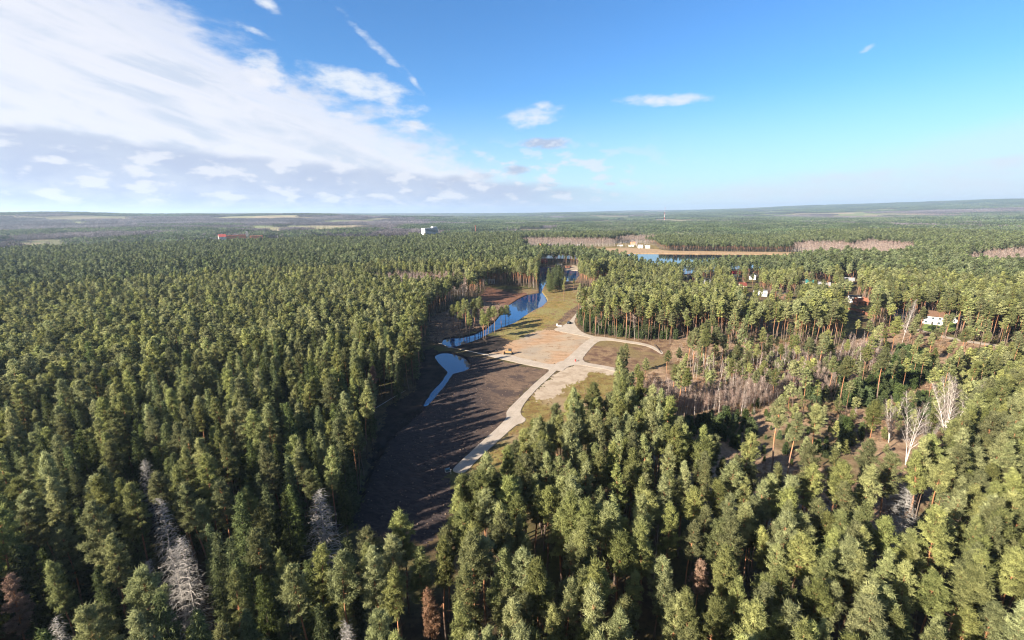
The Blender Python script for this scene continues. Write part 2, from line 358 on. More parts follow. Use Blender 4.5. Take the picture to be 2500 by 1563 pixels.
def M_ground(name, kind):
    m = bpy.data.materials.new(name); m.use_nodes = True; t = NT(m.node_tree); b = m.node_tree.nodes['Principled BSDF']
    g = t.n('ShaderNodeNewGeometry'); p = g.outputs['Position']
    big = t.noise(p, 0.035, 4); mid = t.noise(p, 0.22, 5, .6); fine = t.noise(p, 1.3, 5, .65)
    bumpv = fine; bs = 0.35
    if kind == 'forest':
        c = t.mix(t.ss(mid, .38, .62), (.085, .060, .036), (.165, .115, .060))
        c = t.mix(t.ss(big, .45, .62), c, (.120, .115, .040))
        c = t.mix(t.ss(fine, .5, .75), c, (.055, .040, .028))
    elif kind == 'sparse':
        c = t.mix(t.ss(mid, .36, .62), (.27, .17, .11), (.46, .32, .20))
        c = t.mix(t.ss(big, .52, .66), c, (.15, .125, .055))
        c = t.mix(t.ss(fine, .48, .70), c, (.15, .085, .055))
        bs = .8
    elif kind == 'heath':
        c = t.mix(t.ss(mid, .36, .60), (.15, .085, .060), (.32, .215, .125))
        c = t.mix(t.ss(big, .44, .60), c, (.25, .19, .085))
        c = t.mix(t.ss(fine, .45, .72), c, (.13, .075, .050)); bs = .8
    elif kind == 'grass':
        c = t.mix(t.ss(mid, .36, .62), (.22, .135, .050), (.30, .24, .085))
        c = t.mix(t.ss(fine, .45, .72), c, (.15, .135, .040))
        c = t.mix(t.ss(big, .50, .64), c, (.34, .25, .14)); bs = .7
    elif kind == 'bog':
        c = t.mix(t.ss(mid, .36, .60), (.19, .155, .040), (.36, .245, .085))
        c = t.mix(t.ss(big, .42, .58), c, (.30, .26, .10))
        c = t.mix(t.ss(t.noise(p, .11, 4, .6), .56, .66), c, (.24, .145, .075))
        c = t.mix(t.ss(fine, .5, .72), c, (.13, .115, .030)); bs = .7
    elif kind == 'peat':
        rt = t.n('ShaderNodeVectorRotate', rotation_type='Z_AXIS'); t.link(p, rt.inputs[0]); rt.inputs['Angle'].default_value = R(24)
        fur = t.noise(t.vm('MULTIPLY', rt.outputs[0], (0.30, .75, 1)), .9, 6, .7, 1.2)
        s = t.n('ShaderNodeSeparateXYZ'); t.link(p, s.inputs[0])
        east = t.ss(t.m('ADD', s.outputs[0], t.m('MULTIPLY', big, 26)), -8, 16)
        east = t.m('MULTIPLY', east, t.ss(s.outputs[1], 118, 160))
        c = t.mix(t.ss(fur, .30, .70), (.040, .031, .032), (.100, .074, .066))  # dark peat, with the left wood's shade put into its colour too
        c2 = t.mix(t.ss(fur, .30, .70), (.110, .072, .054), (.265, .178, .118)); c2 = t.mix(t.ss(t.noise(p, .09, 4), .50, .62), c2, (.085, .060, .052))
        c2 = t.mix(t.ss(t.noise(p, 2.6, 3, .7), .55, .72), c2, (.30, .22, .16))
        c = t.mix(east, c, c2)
        c = t.mix(t.ss(fine, .55, .75), c, (.060, .042, .035))
        rg = t.n('ShaderNodeTexWave', wave_type='BANDS', bands_direction='Y'); t.link(rt.outputs[0], rg.inputs[0])
        rg.inputs['Scale'].default_value = .28; rg.inputs['Distortion'].default_value = 2.5; rg.inputs['Detail'].default_value = 2
        bumpv = t.m('ADD', t.m('MULTIPLY', rg.outputs[1], .22), t.m('MULTIPLY', fine, .9)); bs = .6
    elif kind == 'mud':
        c = t.mix(t.ss(mid, .36, .62), (.022, .018, .016), (.060, .045, .038)); bs = .7
        c = t.mix(t.ss(fine, .58, .72), c, (.10, .075, .06))
    elif kind == 'bank':
        c = t.mix(t.ss(mid, .36, .60), (.095, .058, .042), (.22, .145, .095)); c = t.mix(t.ss(fine, .5, .75), c, (.32, .24, .17)); bs = .8
    elif kind == 'redsoil':
        c = t.mix(t.ss(mid, .36, .62), (.14, .070, .045), (.27, .130, .080)); c = t.mix(t.ss(fine, .5, .7), c, (.11, .07, .05))
    elif kind == 'sand':
        rt = t.n('ShaderNodeVectorRotate', rotation_type='Z_AXIS'); t.link(p, rt.inputs[0]); rt.inputs['Angle'].default_value = R(20)
        st = t.noise(t.vm('MULTIPLY', rt.outputs[0], (.18, 1, 1)), .55, 5, .6, .4)
        c = t.mix(t.ss(st, .34, .64), (.41, .25, .14), (.56, .37, .23))
        c = t.mix(t.ss(big, .42, .60), c, (.48, .38, .27))
        c = t.mix(t.ss(mid, .56, .68), c, (.30, .175, .095))
        c = t.mix(t.m('MULTIPLY', t.ss(t.noise(p, .06, 3), .50, .66), .6), c, (.36, .31, .25)); bs = .8
        wv = t.n('ShaderNodeTexWave', wave_type='RINGS'); t.link(t.vm('ADD', p, (60, -120, 0)), wv.inputs[0]); wv.inputs['Scale'].default_value = .16; wv.inputs['Distortion'].default_value = 5; wv.inputs['Detail'].default_value = 3; wv.inputs['Detail Scale'].default_value = .6
        c = t.mix(t.m('MULTIPLY', t.ss(wv.outputs[1], .55, .95), t.ss(mid, .4, .6, .1, .5)), c, (.30, .185, .10))
    elif kind == 'palesand':
        c = t.mix(t.ss(mid, .36, .62), (.40, .31, .22), (.54, .44, .33)); c = t.mix(t.ss(fine, .55, .72), c, (.30, .21, .14)); bs = .6
    elif kind == 'gravel':
        rt = t.n('ShaderNodeVectorRotate', rotation_type='Z_AXIS'); t.link(p, rt.inputs[0]); rt.inputs['Angle'].default_value = R(22)
        st = t.noise(t.vm('MULTIPLY', rt.outputs[0], (1.4, .05, 1)), 1, 3, .5)
        c = t.mix(t.ss(mid, .34, .66), (.46, .385, .305), (.56, .475, .385))
        c = t.mix(t.ss(t.noise(p, 3.2, 3, .7), .50, .70), c, (.36, .30, .24))
        c = t.mix(t.m('MULTIPLY', t.ss(st, .54, .66), .35), c, (.56, .50, .44)); bs = .3
    elif kind == 'reeds':
        c = t.mix(t.ss(mid, .36, .62), (.36, .235, .13), (.50, .35, .21))
    elif kind == 'land':
        # fields, meadows and tree-grown ground out to the skyline
        bigf = t.noise(p, .0011, 3, .5, .4); vo = t.n('ShaderNodeTexVoronoi', feature='F1'); t.link(p, vo.inputs[0]); vo.inputs['Scale'].default_value = .0032
        wood = t.mix(t.ss(t.noise(p, .012, 4), .4, .6), (.085, .065, .052), (.14, .105, .080))
        fld = t.mix(t.ss(vo.outputs['Color'], .3, .7), (.44, .36, .22), (.24, .27, .11))
        c = t.mix(t.ss(bigf, .44, .54), t.mix(.5, wood, fld), fld)
        near = t.mix(t.ss(mid, .38, .62), (.085, .060, .036), (.165, .115, .060))
        near = t.mix(t.ss(big, .47, .60), near, (.17, .155, .06))
        ln = t.vm('LENGTH', p); lnd = t.n('ShaderNodeVectorMath', operation='LENGTH'); t.link(p, lnd.inputs[0])
        c = t.mix(t.ss(lnd.outputs['Value'], 900, 1200), near, c)
    sc_ = t.n('ShaderNodeVectorMath', operation='SCALE'); t.link(c, sc_.inputs[0]); sc_.inputs['Scale'].default_value = .60
    t.link(sc_.outputs[0], b.inputs['Base Color'])
    b.inputs['Roughness'].default_value = .95; b.inputs['Specular IOR Level'].default_value = .1
    bp = t.n('ShaderNodeBump'); bp.inputs['Strength'].default_value = bs; bp.inputs['Distance'].default_value = .25
    t.put(bp.inputs['Height'], bumpv); t.link(bp.outputs[0], b.inputs['Normal'])
    return m
def mat_water(name, tint=(.001, .026, .10), ripple=.008, ior=1.5):  # default blue tint paints extra sky reflection into the base colour
    m = bpy.data.materials.new(name); m.use_nodes = True; t = NT(m.node_tree); b = m.node_tree.nodes['Principled BSDF']
    b.inputs['Base Color'].default_value = (*tint, 1); b.inputs['Roughness'].default_value = .04; b.inputs['IOR'].default_value = ior
    b.inputs['Specular IOR Level'].default_value = 1.0
    g = t.n('ShaderNodeNewGeometry')
    n = t.noise(g.outputs['Position'], .9, 3, .5)
    bp = t.n('ShaderNodeBump'); bp.inputs['Strength'].default_value = ripple; bp.inputs['Distance'].default_value = .12
    t.link(n, bp.inputs['Height']); t.link(bp.outputs[0], b.inputs['Normal'])
    return m

# ------------------------------------------------------------------ regions of the clearing (ground coordinates)
LEFT_EDGE = [G(*p) for p in [(853, 1277), (884, 1211), (905, 1118), (924, 1059), (949, 994), (993, 968), (1012, 950), (1030, 900), (1038, 850), (1045, 800), (1052, 776),
             (1086, 762), (1118, 745), (1158, 733), (1180, 711), (1195, 701), (1242, 695), (1285, 705), (1312, 708), (1316, 678), (1318, 653)]]
FAR_EDGE = [G(*p) for p in [(1337, 650), (1372, 646), (1408, 652), (1414, 684), (1416, 702), (1447, 708), (1466, 700), (1484, 690), (1490, 706), (1474, 735), (1452, 748),
            (1424, 766), (1411, 780), (1411, 800), (1430, 818), (1484, 827), (1584, 836), (1632, 842)]]
RIGHT_EDGE = [G(*p) for p in [(1645, 868), (1606, 898), (1566, 918), (1535, 936), (1512, 962)]]
FG_TOP = [G(*p, 22) for p in [(1496, 966), (1434, 938), (1397, 935), (1372, 966), (1347, 994), (1319, 1012), (1278, 1034), (1229, 1053), (1185, 1127), (1148, 1158), (1101, 1163),
          (1070, 1196), (1048, 1277), (1023, 1300), (1000, 1275), (968, 1214), (924, 1230), (874, 1239), (850, 1273), (838, 1300)]]
CLEAR = LEFT_EDGE + FAR_EDGE + RIGHT_EDGE + FG_TOP
SPARSE = [G(1512, 962), G(1535, 936), G(1606, 898), G(1645, 868), G(1632, 842)] + \
    [G(*p) for p in [(1673, 812), (1736, 829), (1809, 838), (1900, 834), (2005, 852), (2082, 838), (2140, 800), (2196, 797), (2255, 809), (2337, 832), (2423, 841), (2600, 852)]] + \
    [z4(a, b, 17) for a, b in [(2650, 470), (2419, 480), (2200, 560), (2100, 740), (2000, 850), (1880, 930), (1820, 1050), (1700, 960), (1550, 960), (1400, 950), (1200, 1060), (1100, 1040),
     (960, 950), (830, 830), (700, 850), (600, 800), (560, 700), (440, 640), (300, 540)]]
RIVER = poly(z1, [(1352, 292), (1348, 380), (1340, 440), (1345, 495), (1250, 512), (1180, 545), (1110, 590), (1060, 645), (1000, 720), (930, 775), (850, 815), (740, 845), (640, 850), (590, 860), (585, 890), (620, 918),
                  (650, 928), (760, 892), (860, 860), (960, 806), (1040, 768), (1150, 728), (1200, 692), (1280, 642), (1360, 602), (1404, 560), (1385, 520), (1358, 488), (1372, 455), (1398, 410), (1392, 370), (1405, 300)])
POND_FAR = poly(z1, [(1400, 292), (1460, 300), (1545, 318), (1640, 322), (1650, 360), (1625, 400), (1560, 408), (1500, 385), (1470, 340), (1405, 310)])
POND = poly(z1, [(530, 985), (570, 962), (640, 965), (720, 985), (770, 1015), (795, 1060), (790, 1090), (740, 1110), (690, 1120), (655, 1132), (640, 1155), (605, 1210), (545, 1280), (505, 1330), (465, 1370),
                 (435, 1398), (440, 1370), (480, 1310), (520, 1250), (590, 1180), (632, 1110), (600, 1080), (560, 1040), (532, 1000)])
DITCH = poly(z2, [(935, 425), (900, 470), (790, 560), (700, 630), (640, 700), (590, 790), (520, 920), (440, 1130), (330, 1345), (290, 1345), (400, 1120), (470, 900), (545, 770), (640, 640), (780, 520), (900, 440)])
PEAT = poly(z2, [(1270, 40), (1400, 50), (1530, 72), (1700, 112), (1900, 150), (1850, 190), (1760, 270), (1640, 385), (1570, 455), (1568, 520), (1515, 580), (1420, 670), (1330, 750), (1200, 870), (1125, 935), (1090, 970), (1200, 1100), (1000, 1500),
                 (700, 1500), (330, 1345), (520, 920), (700, 630), (930, 425), (1040, 300), (1140, 165), (1280, 110)])
PEAT_L = poly(z2, [(1050, 30), (1120, 110), (1110, 160), (1000, 290), (920, 440), (700, 630), (590, 790), (440, 1130), (250, 1400), (350, 1330), (430, 1130), (500, 830), (560, 640), (640, 430), (790, 335), (850, 290), (870, 150), (900, 0), (960, -30), (1010, -20)])
BLACK_PEAT = poly(z1, [(640, 930), (760, 890), (870, 858), (965, 838), (1060, 855), (1130, 882), (1080, 920), (1000, 955), (940, 975), (760, 948)])
TRACK = poly(z1, [(522, 897), (570, 892), (600, 916), (640, 930), (760, 948), (850, 968), (950, 985), (1060, 985), (1100, 982), (1180, 1008), (1300, 1035), (1400, 1060), (1500, 1060), (1590, 985), (1680, 900), (1750, 850), (1780, 842), (1880, 852), (2000, 870), (2190, 900), (2290, 945), (2318, 975),
                  (2300, 985), (2260, 955), (2180, 915), (2000, 888), (1890, 872), (1800, 880), (1730, 950), (1660, 1040), (1850, 1072), (1960, 1095), (2050, 1120), (2010, 1135), (1850, 1098), (1700, 1072), (1640, 1062), (1560, 1080), (1500, 1130)] )
ROAD_MAIN = poly(z2, [(1130, 932), (1200, 862), (1330, 742), (1420, 662), (1520, 570), (1568, 515), (1562, 465), (1640, 388), (1760, 270), (1850, 190), (1903, 150), (1890, 135), (2000, 60), (2110, 100),
                      (2030, 112), (1960, 142), (1900, 202), (1820, 272), (1720, 382), (1672, 460), (1682, 500), (1722, 527), (1700, 556), (1640, 572), (1530, 672), (1420, 772), (1330, 852), (1260, 935), (1200, 960)])
ROAD_FAR = poly(z1, [(1440, 790), (1520, 760), (1570, 730), (1605, 690), (1650, 640), (1685, 590), (1740, 550), (1800, 480), (1840, 430), (1885, 425), (1882, 470), (1830, 535), (1770, 570), (1700, 625), (1655, 662), (1620, 702), (1615, 732), (1640, 778), (1690, 818), (1790, 845), (1780, 862), (1640, 830), (1540, 812)])
SAND = poly(z1, [(930, 975), (1000, 940), (1080, 915), (1130, 885), (1200, 850), (1280, 812), (1370, 790), (1450, 795), (1640, 828), (1800, 850), (1700, 960), (1600, 1000), (1500, 1060), (1400, 1062), (1150, 1010)])
PALE = poly(z1, [(1290, 1345), (1300, 1290), (1340, 1250), (1420, 1180), (1540, 1080), (1640, 1060), (1850, 1080), (2040, 1118), (2000, 1150), (1740, 1120), (1690, 1180), (1560, 1230), (1500, 1290), (1400, 1345)])
BOG = poly(z1, [(1000, 812), (1100, 762), (1200, 700), (1300, 645), (1400, 592), (1405, 560), (1470, 530), (1560, 540), (1650, 565), (1640, 620), (1560, 680), (1500, 720), (1420, 765), (1370, 790), (1270, 812), (1180, 860), (1120, 868), (1040, 848)])
FARGRASS = poly(z1, [(1360, 490), (1390, 470), (1500, 470), (1720, 470), (1850, 430), (1760, 540), (1650, 570), (1560, 540), (1470, 530), (1400, 555)])
STRIP = poly(z1, [(1495, 715), (1560, 645), (1650, 590), (1745, 540), (1700, 600), (1640, 650), (1560, 705), (1500, 745)])
LBANK = poly(z1, [(470, 690), (600, 645), (700, 600), (850, 540), (1000, 580), (1100, 590), (1000, 700), (900, 780), (720, 840), (600, 850), (580, 890), (510, 900), (470, 860)])
RED = poly(z1, [(850, 560), (870, 530), (940, 455), (1140, 505), (1230, 495), (1250, 512), (1180, 545), (1110, 590), (1050, 592), (950, 575)])
GRASS_R = poly(z1, [(1180, 1500), (1190, 1390), (1290, 1300), (1400, 1345), (1500, 1290), (1560, 1230), (1690, 1180), (1740, 1110), (2050, 1130), (2200, 1300), (1400, 1600)])
GRASS_L = poly(z2, [(1250, 960), (1330, 855), (1420, 775), (1530, 675), (1640, 575), (1750, 540), (1750, 900), (1350, 1000)])
BEACH = poly(z1, [(1535, 320), (1545, 300), (1600, 280), (1650, 290), (1640, 324)])

# fine ground of the clearing: one sheet of cells shared out to the soils
GX0, GX1, GY0, GY1 = -110.0, 140.0, 60.0, 660.0
NX, NY = 420, 670
gx = np.linspace(GX0, GX1, NX + 1); gy = np.linspace(GY0, GY1, NY + 1)
VX, VY = np.meshgrid(gx, gy)
def blur(a, k):
    for ax in (0, 1):
        p = np.pad(a, [(k, k) if i == ax else (0, 0) for i in range(2)], 'edge').cumsum(ax)
        n = a.shape[ax]; w = 2 * k
        a = (np.take(p, np.arange(w, w + n), ax) - np.take(p, np.arange(0, n), ax)) / w
    return a
wat = np.zeros(VX.shape)
for pl in (RIVER, POND, POND_FAR): wat = np.maximum(wat, inside(VX, VY, pl))
wat = wat * (1 - inside(VX, VY, poly(z1, [(500, 900), (600, 900), (640, 930), (760, 955), (740, 970), (640, 958), (560, 950), (500, 930)])))
dit = inside(VX, VY, DITCH).astype(float)
gz = 0.10 * (fbm(VX, VY, 6, 3) - .5) + 0.5 * (fbm(VX, VY, 40, 2) - .5) * sstep(VY, 250, 330)
gz = gz - 1.9 * sstep(blur(wat, 2), .15, .8) - 1.0 * blur(dit, 1)
rd = np.zeros(VX.shape)
for pl in (TRACK, ROAD_MAIN, ROAD_FAR): rd = np.maximum(rd, inside(VX, VY, pl))
gz = gz * (1 - blur(rd, 2))
# low spoil heaps along the left bank and beside the ditch
gz = gz + .9 * sstep(fbm(VX, VY, 9, 3), .55, .8) * blur(inside(VX, VY, LBANK).astype(float), 4) * (1 - sstep(blur(wat, 3), 0, .3))
edge = np.minimum.reduce([VX - GX0, GX1 - VX, VY - GY0, GY1 - VY])
gz = gz * sstep(edge, 0, 6)
CX, CY = np.meshgrid((gx[:-1] + gx[1:]) / 2, (gy[:-1] + gy[1:]) / 2)
JX = CX + 1.6 * (fbm(CX, CY, 3, 3) - .5) * 2 + RG.normal(0, .5, CX.shape); JY = CY + 2.2 * (fbm(CX + 50, CY, 3, 3) - .5) * 2 + RG.normal(0, .7, CX.shape)
cls = np.zeros(CX.shape, int)
REG = [('forest_floor', 'forest', None), ('heath', 'heath', poly(z1, [(1660, 830), (2200, 840), (2420, 850), (2500, 1500), (1180, 1500), (1290, 1290), (1740, 1060)])), ('grass_slope', 'grass', GRASS_R), ('grass_verge', 'grass', GRASS_L),
       ('far_grass', 'grass', FARGRASS), ('river_bank', 'bank', LBANK), ('red_soil', 'redsoil', RED), ('bog_meadow', 'bog', BOG), ('churned_strip', 'bank', STRIP),
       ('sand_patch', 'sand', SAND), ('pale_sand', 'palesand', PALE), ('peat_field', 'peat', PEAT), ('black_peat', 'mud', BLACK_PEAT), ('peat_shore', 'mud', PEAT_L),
       ('beach', 'palesand', BEACH)]
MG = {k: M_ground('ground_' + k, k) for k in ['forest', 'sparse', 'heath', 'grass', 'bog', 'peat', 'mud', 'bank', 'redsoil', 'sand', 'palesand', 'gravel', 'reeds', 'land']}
clear_c = inside(CX, CY, CLEAR)
cls[inside(JX, JY, SPARSE)] = 1
cls[clear_c & (CY > G(1400, 880)[1]) & (CX > 10)] = 1
for i, (n, k, pl) in enumerate(REG):
    if pl is not None: cls[inside(JX, JY, pl)] = i
sh = sstep(blur(wat, 3), 0.02, .5)[:-1, :-1]
cls[(sh > .3) & (cls == 0)] = [r[0] for r in REG].index('peat_shore')
VI = np.arange((NX + 1) * (NY + 1)).reshape(NY + 1, NX + 1)
Q = np.stack([VI[:-1, :-1], VI[:-1, 1:], VI[1:, 1:], VI[1:, :-1]], -1)
allV = np.stack([VX.ravel(), VY.ravel(), gz.ravel()], -1)
for i, (n, k, pl) in enumerate(REG):
    q = Q[cls == i]
    if not len(q): continue
    u, inv = np.unique(q.ravel(), return_inverse=True)
    me = mesh_np(n, allV[u], inv.reshape(-1, 4), (MG[k],), smooth=True)
    tag(add(n, me), kind='structure')
def gheight(x, y):
    i = int(np.clip((x - GX0) / (GX1 - GX0) * NX, 0, NX)); j = int(np.clip((y - GY0) / (GY1 - GY0) * NY, 0, NY))
    if not (GX0 < x < GX1 and GY0 < y < GY1): return float(HT(x, y))
    return float(gz[j, i])

# outer land, one sheet to beyond the skyline with a hole where the clearing lies
xs = np.unique(np.concatenate([-np.geomspace(110, 17000, 60), [GX0, GX1], np.geomspace(140, 17000, 60), np.linspace(GX0, GX1, 14)]))
ys = np.unique(np.concatenate([np.linspace(-400, 60, 8), np.geomspace(60, 660, 60), np.geomspace(660, 17000, 120), [GY0, GY1]]))
TX, TY = np.meshgrid(xs, ys); TZ = HT(TX, TY)
TI = np.arange(TX.size).reshape(TX.shape)
TQ = np.stack([TI[:-1, :-1], TI[:-1, 1:], TI[1:, 1:], TI[1:, :-1]], -1)
cxm = (TX[:-1, :-1] + TX[1:, 1:]) / 2; cym = (TY[:-1, :-1] + TY[1:, 1:]) / 2
hole = (cxm > GX0) & (cxm < GX1) & (cym > GY0) & (cym < GY1)
LV = np.stack([TX.ravel(), TY.ravel(), TZ.ravel()], -1)
tag(add('ground', mesh_np('ground', LV, TQ[~hole], (MG['land'],), smooth=True)), kind='structure')

# sheets laid on the flat ground: outline densified and roughened, triangulated
def outline(pl, step=1.6, rough=.25, seed=1):
    rr = random.Random(seed); out = []
    n = len(pl)
    for i in range(n):
        a = Vector(pl[i]); b = Vector(pl[(i + 1) % n]); L = (b - a).length; k = max(1, int(L / step))
        nr = Vector((-(b - a).y, (b - a).x)).normalized() if L > 0 else Vector((0, 0))
        for j in range(k):
            p = a + (b - a) * (j / k) + nr * rr.uniform(-rough, rough) * (1 if j else .3); out.append((p.x, p.y))
    return out
def smooth_poly(pl, it=2):
    for _ in range(it):
        q = []
        for i in range(len(pl)):
            a, b = np.array(pl[i]), np.array(pl[(i + 1) % len(pl)]); q += [tuple(a * .78 + b * .22), tuple(a * .22 + b * .78)]
        pl = q
    return pl
def sheet_obj(name, pl, z, mat, step=1.6, rough=.25, skirt=0.0, seed=1):
    from mathutils.geometry import tessellate_polygon
    pts = outline(smooth_poly(pl), step, rough, seed)
    tri = tessellate_polygon([[Vector((x, y, 0)) for x, y in pts]])
    me = bpy.data.meshes.new(name); V = [(x, y, z) for x, y in pts]; F = [tuple(t) for t in tri]
    if skirt:
        n = len(pts); c = Vector((sum(p[0] for p in pts) / n, sum(p[1] for p in pts) / n))
        V += [(x, y, z - skirt) for x, y in pts]; F += [(i, (i + 1) % n, n + (i + 1) % n, n + i) for i in range(n)]
    me.from_pydata(V, [], F); me.validate(); me.materials.append(mat)
    bm = bmesh.new(); bm.from_mesh(me); bmesh.ops.recalc_face_normals(bm, faces=bm.faces)
    for f in bm.faces:
        if abs(f.normal.z) > .5 and f.normal.z < 0: f.normal_flip()
    bm.to_mesh(me); bm.free()
    return tag(add(name, me), kind='structure')
sheet_obj('gravel_track', TRACK, .13, MG['gravel'], 1.5, .18, .3, 2)
sheet_obj('gravel_road', ROAD_MAIN, .134, MG['gravel'], 1.3, .14, .3, 3)
sheet_obj('far_gravel_road', ROAD_FAR, .126, MG['gravel'], 2, .25, .3, 4)
MW = mat_water('pond_water'); MWL = mat_water('lake_water', (.002, .008, .020), .02, 1.33)
def grow(pl, d):
    c = []
    n = len(pl); area = sum(pl[i][0] * pl[(i + 1) % n][1] - pl[(i + 1) % n][0] * pl[i][1] for i in range(n)); s = 1 if area > 0 else -1
    for i in range(n):
        a, b = Vector(pl[i - 1]), Vector(pl[(i + 1) % n]); t = (b - a).normalized(); c.append((pl[i][0] + t.y * d * s, pl[i][1] - t.x * d * s))
    return c
def cells_sheet(name, polys, z, mat, k):
    m = np.zeros(VX.shape)
    for pl in polys: m = np.maximum(m, inside(VX, VY, pl))
    m = blur(m.astype(float), k) > .02
    mq = (m[:-1, :-1] & m[1:, 1:])
    q = Q[mq]; u, inv = np.unique(q.ravel(), return_inverse=True)
    V = allV[u].copy(); V[:, 2] = z
    return tag(add(name, mesh_np(name, V, inv.reshape(-1, 4), (mat,))), kind='structure')
cells_sheet('river', [RIVER, POND_FAR], -.55, MW, 3)
cells_sheet('pond', [POND], -.55, MW, 3)

# lake with its reed belt behind the wood on the right
LAKE = [G(*p) for p in [(1272, 617), (1360, 618), (1440, 616), (1600, 617), (1680, 619), (1935, 621), (2060, 623), (2060, 648), (1900, 652), (1800, 657), (1720, 664), (1650, 672), (1560, 670), (1500, 656), (1440, 638), (1400, 632), (1330, 631), (1290, 631)]]
REEDS = [G(*p) for p in [(1275, 613), (1330, 611), (1372, 610), (1430, 608), (1500, 607), (1600, 608), (1625, 614), (1700, 614.5), (1935, 617.5), (2070, 620), (2070, 625), (1935, 622), (1680, 621), (1600, 620), (1500, 620), (1440, 621), (1360, 621), (1275, 620)]]
sheet_obj('lake', LAKE, .04, MWL, 14, 1.5, 0, 5)
sheet_obj('reed_bed', REEDS, .9, MG['reeds'], 9, 1.6, .9, 8)
SHORE = [G(*p) for p in [(1260, 606), (1340, 602), (1440, 600), (1500, 595), (1560, 592), (1600, 600), (1612, 607), (1600, 612), (1500, 612), (1300, 615)]]
sheet_obj('lake_shore', SHORE, .02, M_ground('ground_shore', 'grass'), 12, 2, 0, 6)
SPG = sheet_obj('open_wood_floor', [p for p in SPARSE], .03, MG['sparse'], 5, 1.2, 0, 7)

# ------------------------------------------------------------------ tree shapes
def clumps(C, n, r, w, rng, tint, flat=.7):
    """puffy needle clumps: small faces lying on the skin of each clump, a few sticking out"""
    N = len(C); C = np.repeat(C, n, 0)
    d = rng.normal(0, 1, (N * n, 3)); d[:, 2] = d[:, 2] * .9 + .25; d /= np.linalg.norm(d, axis=1, keepdims=True)
    rr_ = np.repeat(r * rng.uniform(.7, 1.25, N), n)[:, None] * rng.uniform(.75, 1.12, (N * n, 1))
    p = C + d * rr_ * np.array([1, 1, flat])
    nrm = d + rng.normal(0, .42, d.shape); nrm /= np.linalg.norm(nrm, axis=1, keepdims=True)
    a = np.cross(nrm, rng.normal(0, 1, nrm.shape)); a /= np.linalg.norm(a, axis=1, keepdims=True); b = np.cross(nrm, a)
    s1 = w * rng.uniform(.7, 1.3, (N * n, 1)); s2 = w * rng.uniform(.45, .9, (N * n, 1))
    V = np.stack([p - a * s1 * .8 - b * s2, p + a * s1 * .2 + b * s2, p + a * s1 * 1.1 - b * s2 * .2], 1).reshape(-1, 3)
    T = np.repeat(np.repeat(tint, n) + rng.normal(0, .10, N * n), 3)
    return V, np.arange(len(V)).reshape(-1, 3), np.clip(T, 0, 1)
def tri_tufts(C, D, n, L, w, rng, spread=.8, up=.25, tint=None):
    N = len(C); C = np.repeat(C, n, 0); D = np.repeat(D, n, 0)
    d = D * .6 + np.array([0, 0, up]) + rng.normal(0, spread, (N * n, 3)); d /= np.linalg.norm(d, axis=1, keepdims=True)
    s = np.cross(d, rng.normal(0, 1, (N * n, 3))); s /= np.linalg.norm(s, axis=1, keepdims=True)
    b = C + rng.normal(0, L * .28, (N * n, 3)); l = L * rng.uniform(.55, 1.15, (N * n, 1)); ww = w * rng.uniform(.6, 1.2, (N * n, 1))
    V = np.stack([b - s * ww, b + s * ww, b + d * l], 1).reshape(-1, 3)
    F = np.arange(len(V)).reshape(-1, 3)
    if tint is None: tint = rng.random(N)
    T = np.repeat(np.repeat(tint, n) + rng.normal(0, .08, N * n), 3)
    return V, F, np.clip(T, 0, 1)
def tube(pts, rad, n=5):
    V = []; F = []
    pts = [Vector(p) for p in pts]
    for i, p in enumerate(pts):
        d = (pts[min(i + 1, len(pts) - 1)] - pts[max(i - 1, 0)]).normalized()
        a = d.orthogonal().normalized(); b = d.cross(a)
        for k in range(n):
            t = 2 * math.pi * k / n; q = p + (a * math.cos(t) + b * math.sin(t)) * rad[i]; V.append(tuple(q))
    for i in range(len(pts) - 1):
        for k in range(n): F.append((i * n + k, i * n + (k + 1) % n, (i + 1) * n + (k + 1) % n, (i + 1) * n + k))
    return V, F
class Parts:
    def __init__(s): s.V = []; s.Q = []; s.T = []; s.n = 0
    def quads(s, V, F):
        s.Q.append(np.array(F).reshape(-1, 4) + s.n); s.V.append(np.array(V, float)); s.n += len(V); s.T.append(np.full(len(V), .5))
    def tris(s, V, F, T):
        s.Q.append(F + s.n); s.V.append(V); s.n += len(V); s.T.append(T)
